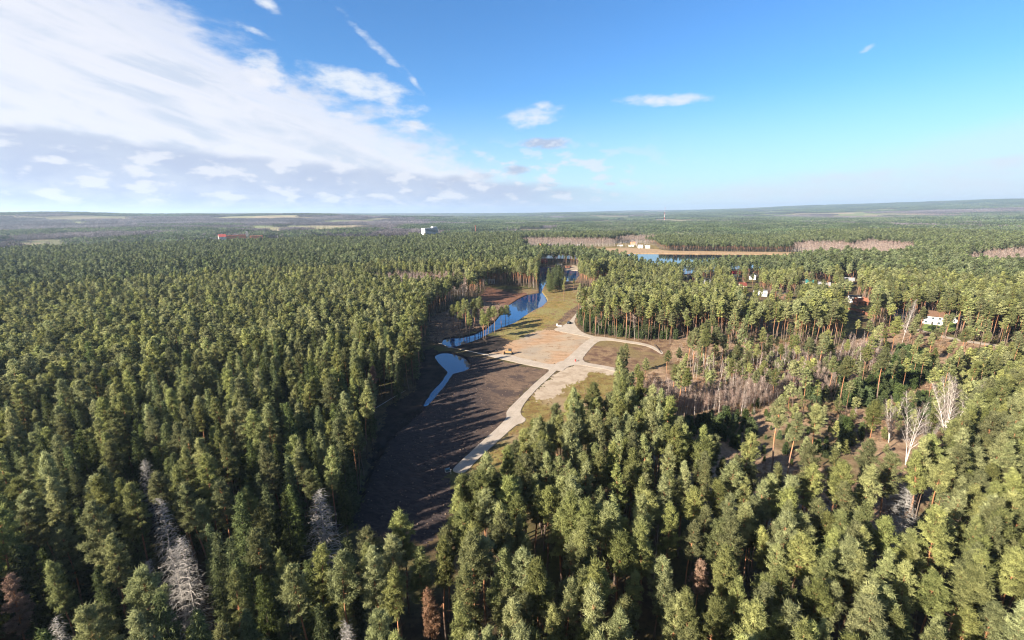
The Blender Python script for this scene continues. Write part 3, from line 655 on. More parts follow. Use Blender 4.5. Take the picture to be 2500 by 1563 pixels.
def pine_parts(seed, H=21, lod=0, base=.52, R0=2.5, dens=1.0):
    rng = np.random.default_rng(seed); rr = random.Random(seed)
    tr = Parts(); cr = Parts()
    lean = (rr.uniform(-.5, .5), rr.uniform(-.5, .5))
    ax = lambda z: (lean[0] * (z / H) ** 2 + .18 * math.sin(z * .35 + seed), lean[1] * (z / H) ** 2 + .15 * math.cos(z * .3 + seed))
    zs = np.linspace(0, H * .97, (9, 5, 3)[lod]); rb = .21 * H / 21
    V, F = tube([(*ax(z), z) for z in zs], [max(.03, rb * (1 - .88 * (z / H) ** 1.1)) for z in zs], (7, 4, 3)[lod]); tr.quads(V, F)
    nb = int((52, 34, 16)[lod] * dens); C = []; D = []; tn = []
    for i in range(nb):
        t = ((i + rr.random()) / nb); z = H * (base + (1 - base) * t)
        prof = (min(1, .45 + t * 2.6) * (1 - t ** 2.2) ** .65) + .10
        L = R0 * prof * rr.uniform(.55, 1.25); az = i * 2.4 + rr.uniform(-.6, .6); rise = R(rr.uniform(-5, 25) + 38 * t)
        x0, y0 = ax(z); dv = np.array([math.cos(az) * math.cos(rise), math.sin(az) * math.cos(rise), math.sin(rise)])
        p0 = np.array([x0, y0, z]); bt = rr.random()
        if lod == 0 and L > 1.2:
            V, F = tube([p0, p0 + dv * L * .5, p0 + dv * L * .8], [.04, .025, .01], 3); tr.quads(V, F)
        m = max(2, int(L * (4.6, 2.0, 1.2)[lod] + .5))
        for j in range(m):
            q = (.38 + .62 * (j + rr.random()) / m)
            side = np.array([-math.sin(az), math.cos(az), 0]) * rr.uniform(-1, 1) * .38 * L * q
            C.append(p0 + dv * L * q + side + np.array([0, 0, rr.uniform(-.1, .35)])); D.append(dv + side * .6); tn.append(.6 * rr.random() + .4 * bt)
    if lod < 2:
        for i in range(5): C.append(np.array([*ax(H), H - .2 * i]) + rng.normal(0, .22, 3)); D.append(np.array([0, 0, 1.])); tn.append(.8)
        # dead snags below the crown
        if lod == 0:
            for i in range(5):
                z = H * rr.uniform(.30, base + .04); az = rr.uniform(0, 6.28); L = rr.uniform(.5, 1.4); x0, y0 = ax(z)
                V, F = tube([(x0, y0, z), (x0 + math.cos(az) * L, y0 + math.sin(az) * L, z - .1)], [.03, .008], 3); tr.quads(V, F)
    n, r_, w = ((30, .33, .11), (16, .52, .27), (9, .95, .60))[lod]
    V, F, T = clumps(np.array(C), n, r_, w, rng, np.array(tn)); cr.tris(V, F, T)
    if lod == 0: V, F, T = tri_tufts(np.array(C), np.array(D), 9, .62, .045, rng, .75, .3, np.array(tn)); cr.tris(V, F, T)
    return tr, cr
def spruce_parts(seed, H=20, lod=0, base=.12, R0=2.6, dead=False, dens=1.0):
    rng = np.random.default_rng(seed + 500); rr = random.Random(seed + 500)
    tr = Parts(); cr = Parts()
    zs = np.linspace(0, H, (7, 4, 3)[lod]); V, F = tube([(.1 * math.sin(z * .4 + seed), 0, z) for z in zs], [max(.02, .2 * H / 20 * (1 - z / H)) for z in zs], (6, 4, 3)[lod]); tr.quads(V, F)
    nb = int((120, 60, 22)[lod] * dens); C = []; D = []; tn = []; br = Parts()
    for i in range(nb):
        t = (i + rr.random()) / nb; z = H * (base + (1 - base) * t)
        L = R0 * ((1 - t) ** .8 * .95 + .05) * rr.uniform(.65, 1.15) * min(1, .6 + t * 3); az = i * 2.4 + rr.uniform(-.5, .5); rise = R(-22 + 45 * t + rr.uniform(-8, 8))
        dv = np.array([math.cos(az) * math.cos(rise), math.sin(az) * math.cos(rise), math.sin(rise)]); p0 = np.array([.1 * math.sin(z * .4 + seed), 0, z])
        if dead:
            tip = p0 + dv * L + np.array([0, 0, -.10 * L]); mid_ = p0 + dv * L * .55 + np.array([0, 0, .08 * L])
            V, F = tube([p0, mid_, tip], [.07, .05, .02], 3); br.quads(V, F)
            for k in range(4):
                q = rr.uniform(.3, .95); s = rr.choice((-1, 1)) * rr.uniform(.25, .5) * L
                a = p0 + dv * L * q; b = a + np.array([-math.sin(az) * s, math.cos(az) * s, -.25 * abs(s)]) + dv * .2 * L
                V, F = tube([a, b], [.03, .012], 3); br.quads(V, F)
            continue
        m = max(2, int(L * (3.0, 1.6, 1.0)[lod] + .5))
        bt = rr.random()
        for j in range(m):
            q = .25 + .75 * (j + rr.random()) / m; side = np.array([-math.sin(az), math.cos(az), 0]) * rr.uniform(-1, 1) * .30 * L * q
            C.append(p0 + dv * L * q + side); D.append(dv * .8 + np.array([0, 0, -.55])); tn.append(.6 * rr.random() + .4 * bt)
    if dead:
        C = []; D = []
        for i in range(260):
            t = rr.random() ** .9; z = H * (base + (1 - base) * t); L = R0 * ((1 - t) ** .8 * .95 + .05) * rr.uniform(.4, 1.05); az = rr.uniform(0, 6.28)
            C.append(np.array([math.cos(az) * L, math.sin(az) * L, z + L * (.3 * t - .2)])); D.append(np.array([math.cos(az), math.sin(az), -.4]))
        V, F, T = tri_tufts(np.array(C), np.array(D), 5, .75, .022, rng, .4, -.1); br.tris(V, F, T); return tr, br
    C.append(np.array([0, 0, H - .3])); D.append(np.array([0, 0, 2.])); tn.append(.7)
    n, L, w = ((12, .55, .075), (8, .9, .17), (7, 1.4, .40))[lod]
    V, F, T = tri_tufts(np.array(C), np.array(D), n, L, w, rng, .5, 0, np.array(tn)); cr.tris(V, F, T)
    return tr, cr
def birch_parts(seed, H=16, lod=0, base=.3, R0=2.0, stems=1, thick=1.0):
    rng = np.random.default_rng(seed + 900); rr = random.Random(seed + 900); tr = Parts(); cr = Parts(); C = []; D = []
    for s in range(stems):
        a0 = rr.uniform(0, 6.28); ln = (rr.uniform(.04, .10) if stems == 1 else rr.uniform(.12, .30)) * H; hh = H * rr.uniform(.8, 1)
        P_ = lambda z: np.array([math.cos(a0) * ln * (z / hh) ** 1.3, math.sin(a0) * ln * (z / hh) ** 1.3, z])
        zs = np.linspace(0, hh, (7, 4, 3)[lod]); V, F = tube([P_(z) for z in zs], [max(.025, .13 * thick * H / 16 * (1 - z / hh)) for z in zs], (6, 4, 3)[lod]); tr.quads(V, F)
        nb = (22, 10, 5)[lod]
        for i in range(nb):
            t = (i + rr.random()) / nb; z = hh * (base + (.97 - base) * t); L = R0 * (1.25 - t) * rr.uniform(.6, 1.2); az = i * 2.4 + rr.random(); rise = R(rr.uniform(45, 68))
            dv = np.array([math.cos(az) * math.cos(rise), math.sin(az) * math.cos(rise), math.sin(rise)]); p0 = P_(z)
            if lod < 2:
                V, F = tube([p0, p0 + dv * L * .6, p0 + dv * L * 1.25], [.05 * (1.1 - t), .03, .01], 3); tr.quads(V, F)
            for j in range((7, 5, 3)[lod]): C.append(p0 + dv * L * rr.uniform(.4, 1.3)); D.append(dv)
    n, L, w = ((7, .75, .014), (5, .9, .024), (5, 1.6, .10))[lod]
    V, F, T = tri_tufts(np.array(C), np.array(D), n, L, w, rng, .4, .35); cr.tris(V, F, T)
    return tr, cr
def to_mesh(name, p, mat):
    return mesh_np(name, np.concatenate(p.V), p.Q, (mat,), attrs={'tint': np.concatenate(p.T)})
def joined(name, tr, cr, mt, mc):
    V = np.concatenate(tr.V + cr.V); off = tr.n
    F = tr.Q + [f + off for f in cr.Q]; mi = np.concatenate([np.zeros(sum(len(f) for f in tr.Q)), np.ones(sum(len(f) for f in cr.Q))])
    return mesh_np(name, V, F, (mt, mc), mi, {'tint': np.concatenate(tr.T + cr.T)})
def bush_parts(seed, H=1.6, n=40, dry=True):
    rng = np.random.default_rng(seed + 70); tr = Parts(); cr = Parts()
    V, F = tube([(0, 0, 0), (0, 0, H * .4)], [.03, .01], 3); tr.quads(V, F)
    C = rng.normal(0, H * .28, (n, 3)); C[:, 2] = np.abs(C[:, 2]) + .15; D = C / np.linalg.norm(C, axis=1, keepdims=True)
    V, F, T = tri_tufts(C, D, 6, H * .35, .03 if dry else .08, rng, .5, .4); cr.tris(V, F, T)
    return tr, cr

PINE0 = [pine_parts(i, 21, 0, b, r) for i, (b, r) in enumerate([(.55, 1.85), (.61, 1.75), (.49, 1.9), (.65, 2.1), (.45, 1.65), (.57, 1.5), (.67, 1.9), (.53, 2.2)])]
PINE1 = [pine_parts(20 + i, 21, 1, b, r) for i, (b, r) in enumerate([(.62, 2.2), (.68, 2.1), (.58, 2.4), (.70, 2.4), (.56, 2.1), (.64, 1.9)])]
PINE2 = [pine_parts(40 + i, 21, 2, b, r) for i, (b, r) in enumerate([(.64, 2.4), (.68, 2.3), (.60, 2.5), (.66, 2.2)])]
SPR0 = [spruce_parts(i, 20, 0, b, r) for i, (b, r) in enumerate([(.14, 2.7), (.2, 2.4), (.1, 3.0), (.25, 2.5)])]
SPR1 = [spruce_parts(10 + i, 20, 1, .15, r) for i, r in enumerate([2.4, 2.7, 2.1])]
YS0 = [spruce_parts(30 + i, 5, 1, .03, r, dens=.9) for i, r in enumerate([1.3, 1.6, 1.1])]
YP0 = [pine_parts(60 + i, 9, 1, .12, r, .9) for i, r in enumerate([1.9, 2.2])]
BIR0 = [birch_parts(i, 16, 0, .3, 1.9) for i in range(3)]
BIR1 = [birch_parts(10 + i, 14, 1, .4, 1.2) for i in range(3)]
BROAD = [birch_parts(20 + i, 17, 2, .15, 4.2, 3) for i in range(3)]
BIRF = [birch_parts(30 + i, 17, 2, .3, 2.0, 1) for i in range(2)]
BUSHD = [bush_parts(i) for i in range(3)]

def patch(seed, size, n, kind):
    """a joined patch of distant trees"""
    rr = random.Random(seed); Vs = []; Fs = []; Ts = []; MI = []; off = 0
    for i in range(n):
        s = int(math.ceil(math.sqrt(n))); x = ((i % s) + rr.random()) / s * size - size / 2; y = ((i // s) + rr.random()) / s * size - size / 2
        big = size > 100; broad = kind == 'broad' or (kind == 'mix' and rr.random() < .4)
        rng = np.random.default_rng(seed * 1000 + i)
        H = rr.uniform(15, 22) if not broad else rr.uniform(10, 18)
        k = 7 if not big else 4; m = 4
        zc = H * (1 - .42 * np.sqrt(rng.random(k))) if not broad else H * rng.uniform(.35, .98, k)
        rad = (1.5 if not broad else 2.4) * (1.5 if big else 1); C = np.stack([x + rng.normal(0, rad, k), y + rng.normal(0, rad, k), zc], 1)
        V, F, T = tri_tufts(C, np.tile([0, 0, .6], (k, 1)).astype(float), m, 3.0 * (1.7 if big else 1), .95 * (1.8 if big else 1) * (1 if not broad else .8), rng, .7, .4, np.full(k, rr.random()))
        Vs.append(V); Fs.append(F + off); Ts.append(T); off += len(V); MI += [1 if broad else 0] * len(F)
    return mesh_np('wood_patch', np.concatenate(Vs), np.concatenate(Fs), (M_FAR, M_TWIGP), MI, {'tint': np.concatenate(Ts)})

# ------------------------------------------------------------------ scattering
_lib = {}
def library(key, meshes):
    c = bpy.data.collections.new('shapes_' + key)
    for i, me in enumerate(meshes):
        o = bpy.data.objects.new('%s_shape_%02d' % (key, i), me); c.objects.link(o)
    _lib[key] = (c, len(meshes)); return c
def scatter(name, key, X, Y, Z, S, label, cat, group=None, zscale=None, tilt=.03, rot=None):
    c, nv = _lib[key]; n = len(X)
    if n == 0: return None
    me = bpy.data.meshes.new(name); me.vertices.add(n); me.vertices.foreach_set('co', np.stack([X, Y, Z], -1).astype(np.float32).ravel())
    def at(nm, typ, data, field='value'):
        a = me.attributes.new(nm, typ, 'POINT'); a.data.foreach_set(field, data)
    at('pick', 'INT', RG.integers(0, nv, n).astype(np.int32))
    rz = RG.uniform(0, 6.283, n) if rot is None else rot
    at('turn', 'FLOAT_VECTOR', np.stack([RG.normal(0, tilt, n), RG.normal(0, tilt, n), rz], -1).astype(np.float32).ravel(), 'vector')
    zz = S * (RG.uniform(.9, 1.1, n) if zscale is None else zscale)
    at('size', 'FLOAT_VECTOR', np.stack([S, S, zz], -1).astype(np.float32).ravel(), 'vector')
    o = add(name, me); tag(o, label, cat, group, 'stuff')
    ng = bpy.data.node_groups.new('scatter_' + name, 'GeometryNodeTree')
    ng.interface.new_socket('Geometry', in_out='INPUT', socket_type='NodeSocketGeometry'); ng.interface.new_socket('Geometry', in_out='OUTPUT', socket_type='NodeSocketGeometry')
    N = ng.nodes; gi = N.new('NodeGroupInput'); go = N.new('NodeGroupOutput'); ip = N.new('GeometryNodeInstanceOnPoints'); ci = N.new('GeometryNodeCollectionInfo')
    ci.inputs[0].default_value = c; ci.inputs[1].default_value = True; ci.inputs[2].default_value = True
    def na(nm, typ):
        a = N.new('GeometryNodeInputNamedAttribute'); a.data_type = typ; a.inputs[0].default_value = nm; return a.outputs[0]
    e2r = N.new('FunctionNodeEulerToRotation'); ng.links.new(na('turn', 'FLOAT_VECTOR'), e2r.inputs[0])
    ng.links.new(gi.outputs[0], ip.inputs['Points']); ng.links.new(ci.outputs[0], ip.inputs['Instance']); ip.inputs['Pick Instance'].default_value = True
    ng.links.new(na('pick', 'INT'), ip.inputs['Instance Index']); ng.links.new(e2r.outputs[0], ip.inputs['Rotation']); ng.links.new(na('size', 'FLOAT_VECTOR'), ip.inputs['Scale'])
    ng.links.new(ip.outputs[0], go.inputs[0])
    md = o.modifiers.new('scatter', 'NODES'); md.node_group = ng
    return o
J = lambda nm, lst, mt, mc: [joined(nm, a, b, mt, mc) for a, b in lst]
library('pine_near', J('pine', PINE0, M_BARK, M_PINE)); library('pine_mid', J('pine', PINE1, M_BARK, M_PINE)); library('pine_far', J('pine', PINE2, M_BARK, M_PINE2))
library('spruce', J('spruce', SPR0, M_SBARK, M_SPR)); library('spruce_mid', J('spruce', SPR1, M_SBARK, M_SPR))
library('young_spruce', J('young_spruce', YS0, M_SBARK, M_YSPR)); library('young_pine', J('young_pine', YP0, M_BARK, M_PINE))
library('birch_thin', J('birch', BIR1, M_BIRCH, M_TWIG)); library('broad', J('broadleaf', BROAD, M_SBARK, M_TWIGP)); library('birch_far', J('birch', BIRF, M_BIRCH, M_TWIG))
library('dry_bush', J('bush', BUSHD, M_SBARK, M_BUSH))
library('patch_pine', [patch(i, 66, 150, 'pine') for i in range(4)]); library('patch_broad', [patch(10 + i, 66, 120, 'broad') for i in range(3)]); library('patch_mix', [patch(20 + i, 66, 130, 'mix') for i in range(3)])
library('big_pine', [patch(30 + i, 200, 520, 'pine') for i in range(2)]); library('big_broad', [patch(40 + i, 200, 480, 'broad') for i in range(2)]); library('big_mix', [patch(50 + i, 200, 500, 'mix') for i in range(2)])

def at_dist(px, d):
    r_ = ray(px, 520); k = d / math.hypot(r_[0], r_[1]); return (r_[0] * k, r_[1] * k)
def in_view(X, Y, Z=10., mx=160, behind=True):
    px, py, d = proj(X, Y, Z)
    return (px > -mx) & (px < 2500 + mx) & (d > 5)
def jgrid(x0, x1, y0, y1, sp, jit=.42):
    xs_ = np.arange(x0, x1, sp); ys_ = np.arange(y0, y1, sp); A, B = np.meshgrid(xs_, ys_); A = A.ravel() + RG.uniform(-jit, jit, A.size) * sp; B = B.ravel() + RG.uniform(-jit, jit, B.size) * sp
    return A, B
def wedge(Y, k=1.28, m=70): return k * Y + m

# houses stand in gardens: (px, py of base centre, clearing radius)
HOUSES = [  # px, py, width, depth, height, rz, wall, roof, kind, label
    (1795, 676, 9, 8, 4.2, .1, 'white', 'red', 'gable', 'small white house with a bright red roof between pines by the lake'),
    (1838, 682, 8, 8, 4.6, 1.4, 'white', 'grey', 'gable', 'white gabled house with a grey roof just right of the red-roofed one'),
    (1680, 684, 8, 7, 5.5, .2, 'black', 'black', 'flat', 'black timber house in the pines at the near lake shore'),
    (1725, 692, 8, 7, 5, .2, 'grey', 'black', 'flat', 'grey house under a black roof right of the black timber house'),
    (1855, 722, 13, 8, 5, .1, 'white', 'grey', 'flat', 'white two-storey house with a red balcony strip behind the tall pine stand'),
    (1812, 704, 7, 7, 3.5, .3, 'cream', 'darkred', 'gable', 'cream cottage with a dark red roof among the pines'),
    (1915, 728, 13, 8, 4.5, .0, 'brown', 'dark', 'flat', 'brown timber house with a dark flat roof in the pines'),
    (1973, 700, 10, 8, 5, .4, 'cream', 'teal', 'gable', 'cream house with a teal green roof in the middle of the wooded estate'),
    (2010, 704, 12, 8, 3.8, .1, 'brick', 'grey', 'gable', 'low brick house with a grey roof right of the teal-roofed house'),
    (2070, 692, 11, 8, 3.8, .1, 'cream', 'grey', 'gable', 'cream bungalow with a grey roof near the red bushes'),
    (2000, 740, 9, 7, 3.2, .2, 'yellow', 'yellow', 'gable', 'yellow shed beside the lawn behind the pine stand'),
    (2084, 738, 9, 8, 5.6, .3, 'white', 'black', 'flat', 'white modern house with a black upper floor'),
    (2100, 744, 10, 7, 3.6, .5, 'brick', 'brick', 'gable', 'brick outbuilding next to the white modern house'),
    (2200, 775, 9, 7, 3.8, .3, 'white', 'dark', 'gable', 'white garden house by the white birch trunk'),
    (2274, 790, 12, 9, 6.2, .1, 'white', 'brown', 'gable', 'big white two-storey house behind orange pine trunks'),
    (2345, 790, 8, 6, 3.6, .4, 'white', 'dark', 'gable', 'white garage at the far edge of the green lawn'),
]
LAWNS = [[G(*p) for p in [(2245, 806), (2262, 786), (2330, 782), (2345, 800), (2320, 812), (2285, 812)]], [G(*p) for p in [(2010, 750), (2020, 738), (2045, 742), (2045, 755), (2025, 760)]]]
BRICKWALL = [G(*p) for p in [(2058, 752), (2100, 762), (2120, 772), (2155, 782)]]

# far-off bands of bare birch seen as pale pink streaks (ground coordinates)
BIRCHBANDS = [[G(*p, 16) for p in [(820, 676), (900, 668), (1000, 660), (1140, 668), (1140, 690), (1000, 690), (900, 684)]],
              [G(*p, 15) for p in [(2060, 594), (2130, 583), (2230, 592), (2240, 612), (2150, 624), (2060, 616)]],
              [G(*p, 15) for p in [(2310, 634), (2420, 608), (2560, 600), (2560, 642), (2420, 644)]],
              [G(*p) for p in [(1500, 596), (1530, 588), (1600, 586), (1600, 594)]], [G(*p) for p in [(1925, 615), (1960, 606), (2060, 606), (2080, 622), (1990, 628)]],
              [G(*p) for p in [(1260, 606), (1280, 594), (1440, 596), (1500, 598), (1500, 604), (1380, 606)]],
              [G(*p) for p in [(1690, 568), (1800, 565), (1870, 570), (1860, 576), (1700, 574)]],
              [G(*p) for p in [(1880, 538), (2100, 532), (2500, 524), (2500, 534), (2100, 545)]]]
GAPS = [[G(*p) for p in [(60, 716), (110, 700), (190, 690), (190, 700), (110, 716), (60, 730)]]]

def at_top(px, py, h): return G(px, py, h)
# single remarkable trees of the near wood: (kind, tip px, tip py, height, variant, label)
SPECIAL = [
    ('dead', 389, 1216, 19, 0, 'tall grey dead spruce with bristling bare branches in the lower left wood'),
    ('dead', 440, 1312, 18, 1, 'second grey dead spruce just in front of the tallest grey dead spruce'),
    ('dead', 418, 1336, 16, 2, 'thin grey dead spruce squeezed between the two big grey dead spruces'),
    ('dead', 362, 1366, 13, 2, 'short grey dead spruce left of the big grey dead spruces'),
    ('silver', 778, 1196, 19, 0, 'silvery white dead tree with wide curling bare branches beside the ditch end'),
    ('dead', 350, 1122, 16, 1, 'silver dead treetop poking out among dark spruces above the grey dead spruces'),
    ('dead', 132, 1508, 15, 0, 'grey dead spruce at the bottom edge near the bottom left corner'),
    ('dead', 843, 1520, 15, 2, 'pale dead treetop at the bottom edge between green pines'),
    ('brown', 12, 1408, 19, 0, 'rusty brown pine with dry needles at the left edge near the bottom'),
    ('brown', 1046, 1434, 17, 0, 'slim rusty brown pine among green pines at the bottom edge'),
    ('brown', 1712, 1366, 15, 1, 'small reddish brown pine in the foreground wood at lower right'),
    ('silver', 2218, 1196, 17, 0, 'bare white forked tree standing among the pines at lower right'),
    ('brown', 907, 895, 17, 1, 'thin brown-topped pine at the wood edge left of the narrow pond channel'),
]
SPOTS = [G(a[1], a[2], a[3] * (1.2 if a[0] == 'dead' else 1)) for a in SPECIAL]
EDGE_THIN = poly(z1, [(1640, 690), (1720, 630), (1900, 740), (2100, 790), (2400, 830), (2413, 870), (2100, 860), (1850, 830), (1700, 810), (1640, 740)])
def gen_forest():
    out = {}
    # --- up to 430 m: single trees
    X, Y = jgrid(-1150, 1150, 16, 1250, 3.85, .47)
    D = np.hypot(X, Y)
    keep = (np.abs(X) < wedge(Y)) & (RG.random(X.size) < .93)
    keep &= ~((D > 480) & (RG.random(X.size) < .38))
    X, Y = X[keep], Y[keep]
    clr = inside(X, Y, CLEAR) | inside(X, Y, LAKE) | inside(X, Y, REEDS) | inside(X, Y, SHORE)
    sp = inside(X, Y, SPARSE)
    lawn = np.zeros(X.size, bool)
    for l in LAWNS + GAPS: lawn |= inside(X, Y, l)
    for h in HOUSES:
        hx, hy = G(h[0], h[1]); L = math.hypot(hx, hy); ux, uy = -hx / L, -hy / L; r = h[2] * .5 + 2.5
        a = (X - hx) * ux + (Y - hy) * uy; b = (X - hx) * -uy + (Y - hy) * ux
        lawn |= (np.abs(b) < r) & (a > -r) & (a < r)
        far_ = L > 440; lawn |= (np.abs(b) < r * (.9 if far_ else .7)) & (a >= r) & (a < (135 if far_ else 45)) & (RG.random(X.size) < (.94 if far_ else .5))
    band = np.zeros(X.size, bool)
    for b_ in BIRCHBANDS: band |= inside(X, Y, b_)
    # keep trunks back from the river far bank and the far-left valley
    az = np.arctan2(X, Y); D = np.hypot(X, Y)
    valley = (az < -.22) & (D > 1165 + 90 * (fbm(X, Y, 160, 2) - .5) * 2)
    for sx_, sy_ in SPOTS: clr |= np.hypot(X - sx_, Y - sy_) < 4.0
    for (sx_, sy_), a_ in zip(SPOTS, SPECIAL):
        wd, ln_ = (5.2, 17) if a_[0] == 'silver' else (3.4, 12)
        clr |= np.hypot(X - sx_, Y - sy_) < wd + .6; L = math.hypot(sx_, sy_); a = -(X - sx_) * sx_ / L - (Y - sy_) * sy_ / L; b = (X - sx_) * -sy_ / L + (Y - sy_) * sx_ / L
        clr |= (np.abs(b) < wd) & (a > 0) & (a < ln_)
    clr |= inside(X, Y, EDGE_THIN) & (RG.random(X.size) < .75)
    hx, hy = at_dist(1047, 1190); clr |= np.hypot(X - hx, Y - hy) < 32
    ok = ~(clr | sp | lawn | band | valley)
    X, Y, az, D = X[ok], Y[ok], az[ok], D[ok]
    return X, Y, az, D
PX, PY, PAZ, PD = gen_forest()
n0 = PX.size
# kinds: spruces mixed into the near left wood, a few bare birches everywhere
spz = np.clip(.50 * sstep(-PX, 0, 50) * (1 - sstep(PD, 150, 260)) + .05 + .05 * sstep(-PX, 0, 80), 0, 1)
kind = np.where((RG.random(n0) < spz) & ~((PX > -10) & (PD < 260)), 1, 0)
kind[(RG.random(n0) < .018 * sstep(PD, 120, 400) + .004)] = 2
# trees along the right-hand clearing edge keep a small gap so their trunks show
HGT = np.clip(RG.normal(1.0, 1, n0) * 0 + 1 + RG.normal(0, 1, n0) * np.where(PD < 200, .095, .075), .68, 1.13) * (.91 + .18 * fbm(PX, PY, 38, 2))
HGT *= 1 - .25 * sstep(np.arctan2(PX, PY), .24, .30) * (1 - sstep(np.arctan2(PX, PY), .52, .60)) * sstep(PD, 330, 420)
HGT *= np.where(kind == 1, RG.uniform(.72, 1.12, n0), 1.0)
PZ = HT(PX, PY)
qx, qy, qd = proj(PX, PY, PZ + 18)
vis = (qx > -40) & (qx < 2540) & (qy < 1600)

def tree_set(name, parts, mt, mc, crown='crown'):
    return [(to_mesh('trunk', a, mt), to_mesh(crown, b, mc)) for a, b in parts]
SETS = {'pine': tree_set('pine', PINE0, M_BARK, M_PINE), 'spruce': tree_set('spruce', SPR0, M_SBARK, M_SPR), 'birch': tree_set('birch', BIR0, M_BIRCH, M_TWIG),
        'brown': tree_set('pine', [PINE0[4], PINE0[0]], M_BARK, M_BROWN), 'pine1': tree_set('pine', PINE1, M_BARK, M_PINE),
        'young': tree_set('young', YS0, M_SBARK, M_YSPR), 'dead': tree_set('dead', [spruce_parts(200 + i, 19, 0, .10, 2.9, True, .8) for i in range(3)], M_DEAD, M_DEADT),
        'oldbirch': tree_set('b', [birch_parts(50 + i, 20, 0, .22, 3.0, s, .75) for i, s in enumerate([9, 5, 3])], M_BIRCH, M_PALET)}
def tree(name, key, x, y, s, label, cat, group=None, v=None, crown='crown', z=None, sz=None, tilt=(0, 0)):
    st = SETS[key]; v = random.randrange(len(st)) if v is None else v % len(st)
    o = add(name, None, (x, y, gheight(x, y) - .15 if z is None else z), random.uniform(0, 6.28), sc=(s, s, sz or s)); o.rotation_euler[0] = tilt[0]; o.rotation_euler[1] = tilt[1]
    tag(o, label, cat, group)
    a = add('trunk', st[v][0], parent=o); b = add(crown, st[v][1], parent=o)
    return o

NAMED = []
LAND = [(392, 1290, 'the tallest grey dead spruce'), (785, 1260, 'the silvery dead tree'), (20, 1450, 'the rusty brown pine at the left edge'), (1110, 1150, 'the lower end of the gravel road'),
        (1290, 1010, 'the bend of the gravel road'), (1015, 1285, 'the near tip of the peat field'), (1046, 1480, 'the slim rusty brown pine'), (1712, 1390, 'the small reddish brown pine'),
        (2218, 1215, 'the bare white forked tree'), (2440, 1520, 'the bottom right corner'), (60, 1530, 'the bottom left corner'), (1960, 1060, 'the sloping row of lone pines'), (350, 1130, 'the silver dead treetop'),
        (1065, 880, 'the blue pond'), (1400, 960, 'the pale sand patch'), (1450, 1500, 'the middle of the bottom edge')]
ORD = ['nearest', 'second', 'third', 'fourth', 'fifth', 'sixth', 'seventh', 'eighth', 'ninth', 'tenth', 'eleventh', 'twelfth']
def note(o, px, py, look, noun, group): NAMED.append((o, px, py, look, noun, group))
def name_all():
    sets = {}
    for (o, px, py, look, noun, group) in NAMED:
        i = min(range(len(LAND)), key=lambda k: math.hypot(LAND[k][0] - px, LAND[k][1] - py)); lx, ly, ln = LAND[i]; dx, dy = px - lx, py - ly
        rel = ('left of' if dx < 0 else 'right of') if abs(dx) > abs(dy) else ('behind' if dy < 0 else 'in front of')
        if 'corner' in ln or 'edge' in ln and 'middle' in ln: rel = 'near'
        sets.setdefault((look, noun, rel, ln), []).append((math.hypot(dx, dy), o, group))
    for (look, noun, rel, ln), lst in sets.items():
        lst.sort(key=lambda t: t[0])
        for k, (d, o, group) in enumerate(lst):
            if len(lst) == 1: o['label'] = '%s %s %s %s' % (look, noun, rel, ln)
            elif k == 0: o['label'] = 'nearest %s %s %s %s' % (look, noun, rel, ln)
            elif k < 12: o['label'] = '%s nearest %s %s %s %s' % (ORD[k], look, noun, rel, ln)
            else: o['label'] = 'farther %s %s %s %s' % (look, noun, rel, ln)
            o['group'] = group
PLOOK = ['bushy', 'high-crowned', 'full-crowned', 'broad-topped', 'long-crowned', 'slim', 'short-topped', 'wide-crowned']
SLOOK = ['dark', 'narrow dark', 'wide dark', 'bare-footed dark']
order = np.argsort(np.where(vis, PD, 1e9))
single = np.zeros(n0, bool); cnt = {0: 0, 1: 0, 2: 0}; lim = {0: 215, 1: 120, 2: 12}
for i in order:
    k = int(kind[i])
    if not vis[i] or PD[i] > 230: break
    if cnt[k] >= lim[k]: continue
    cnt[k] += 1; single[i] = True
    s = float(HGT[i]); sx = s * random.uniform(.9, 1.15); side = 'lower left' if qx[i] < 820 else ('lower middle' if qx[i] < 1500 else 'lower right')
    if k == 0:
        v = random.randrange(8); o = tree('pine_tree', 'pine', PX[i], PY[i], sx, None, 'pine tree', None, v, sz=s, tilt=(random.gauss(0, .03), random.gauss(0, .03)))
        note(o, qx[i], qy[i], PLOOK[v], 'pine', 'pines of the %s wood' % side)
    elif k == 1:
        v = random.randrange(4); o = tree('spruce_tree', 'spruce', PX[i], PY[i], sx, None, 'spruce tree', None, v, sz=s); note(o, qx[i], qy[i], SLOOK[v], 'spruce', 'spruces of the %s wood' % side)
    else: o = tree('birch_tree', 'birch', PX[i], PY[i], s, None, 'birch tree'); note(o, qx[i], qy[i], 'bare', 'birch', 'bare birches in the foreground wood')
rest = ~single
def sub(m): return PX[m], PY[m], PZ[m], HGT[m]
nearm = rest & (PD < 210); midm = rest & (PD >= 210) & (PD < 520); farm = rest & (PD >= 520)
scatter('pine_forest', 'pine_near', *sub(nearm & (kind == 0)), 'near pines of the wood around the clearing', 'forest')
scatter('spruce_forest', 'spruce', *sub(nearm & (kind == 1)), 'dark spruces mixed into the near left wood', 'forest')
scatter('middle_pine_forest', 'pine_mid', *sub(midm & (kind == 0)), 'dense pine forest on both sides of the clearing', 'forest')
scatter('middle_spruce_forest', 'spruce_mid', *sub(midm & (kind == 1)), 'spruces scattered through the middle pine forest', 'forest')
scatter('far_pine_forest', 'pine_far', *sub(farm & (kind < 2)), 'pine forest reaching back to the lake and the valley', 'forest')
scatter('scattered_birches', 'birch_far', *sub(rest & (kind == 2)), 'bare birches scattered through the pine forest', 'trees')

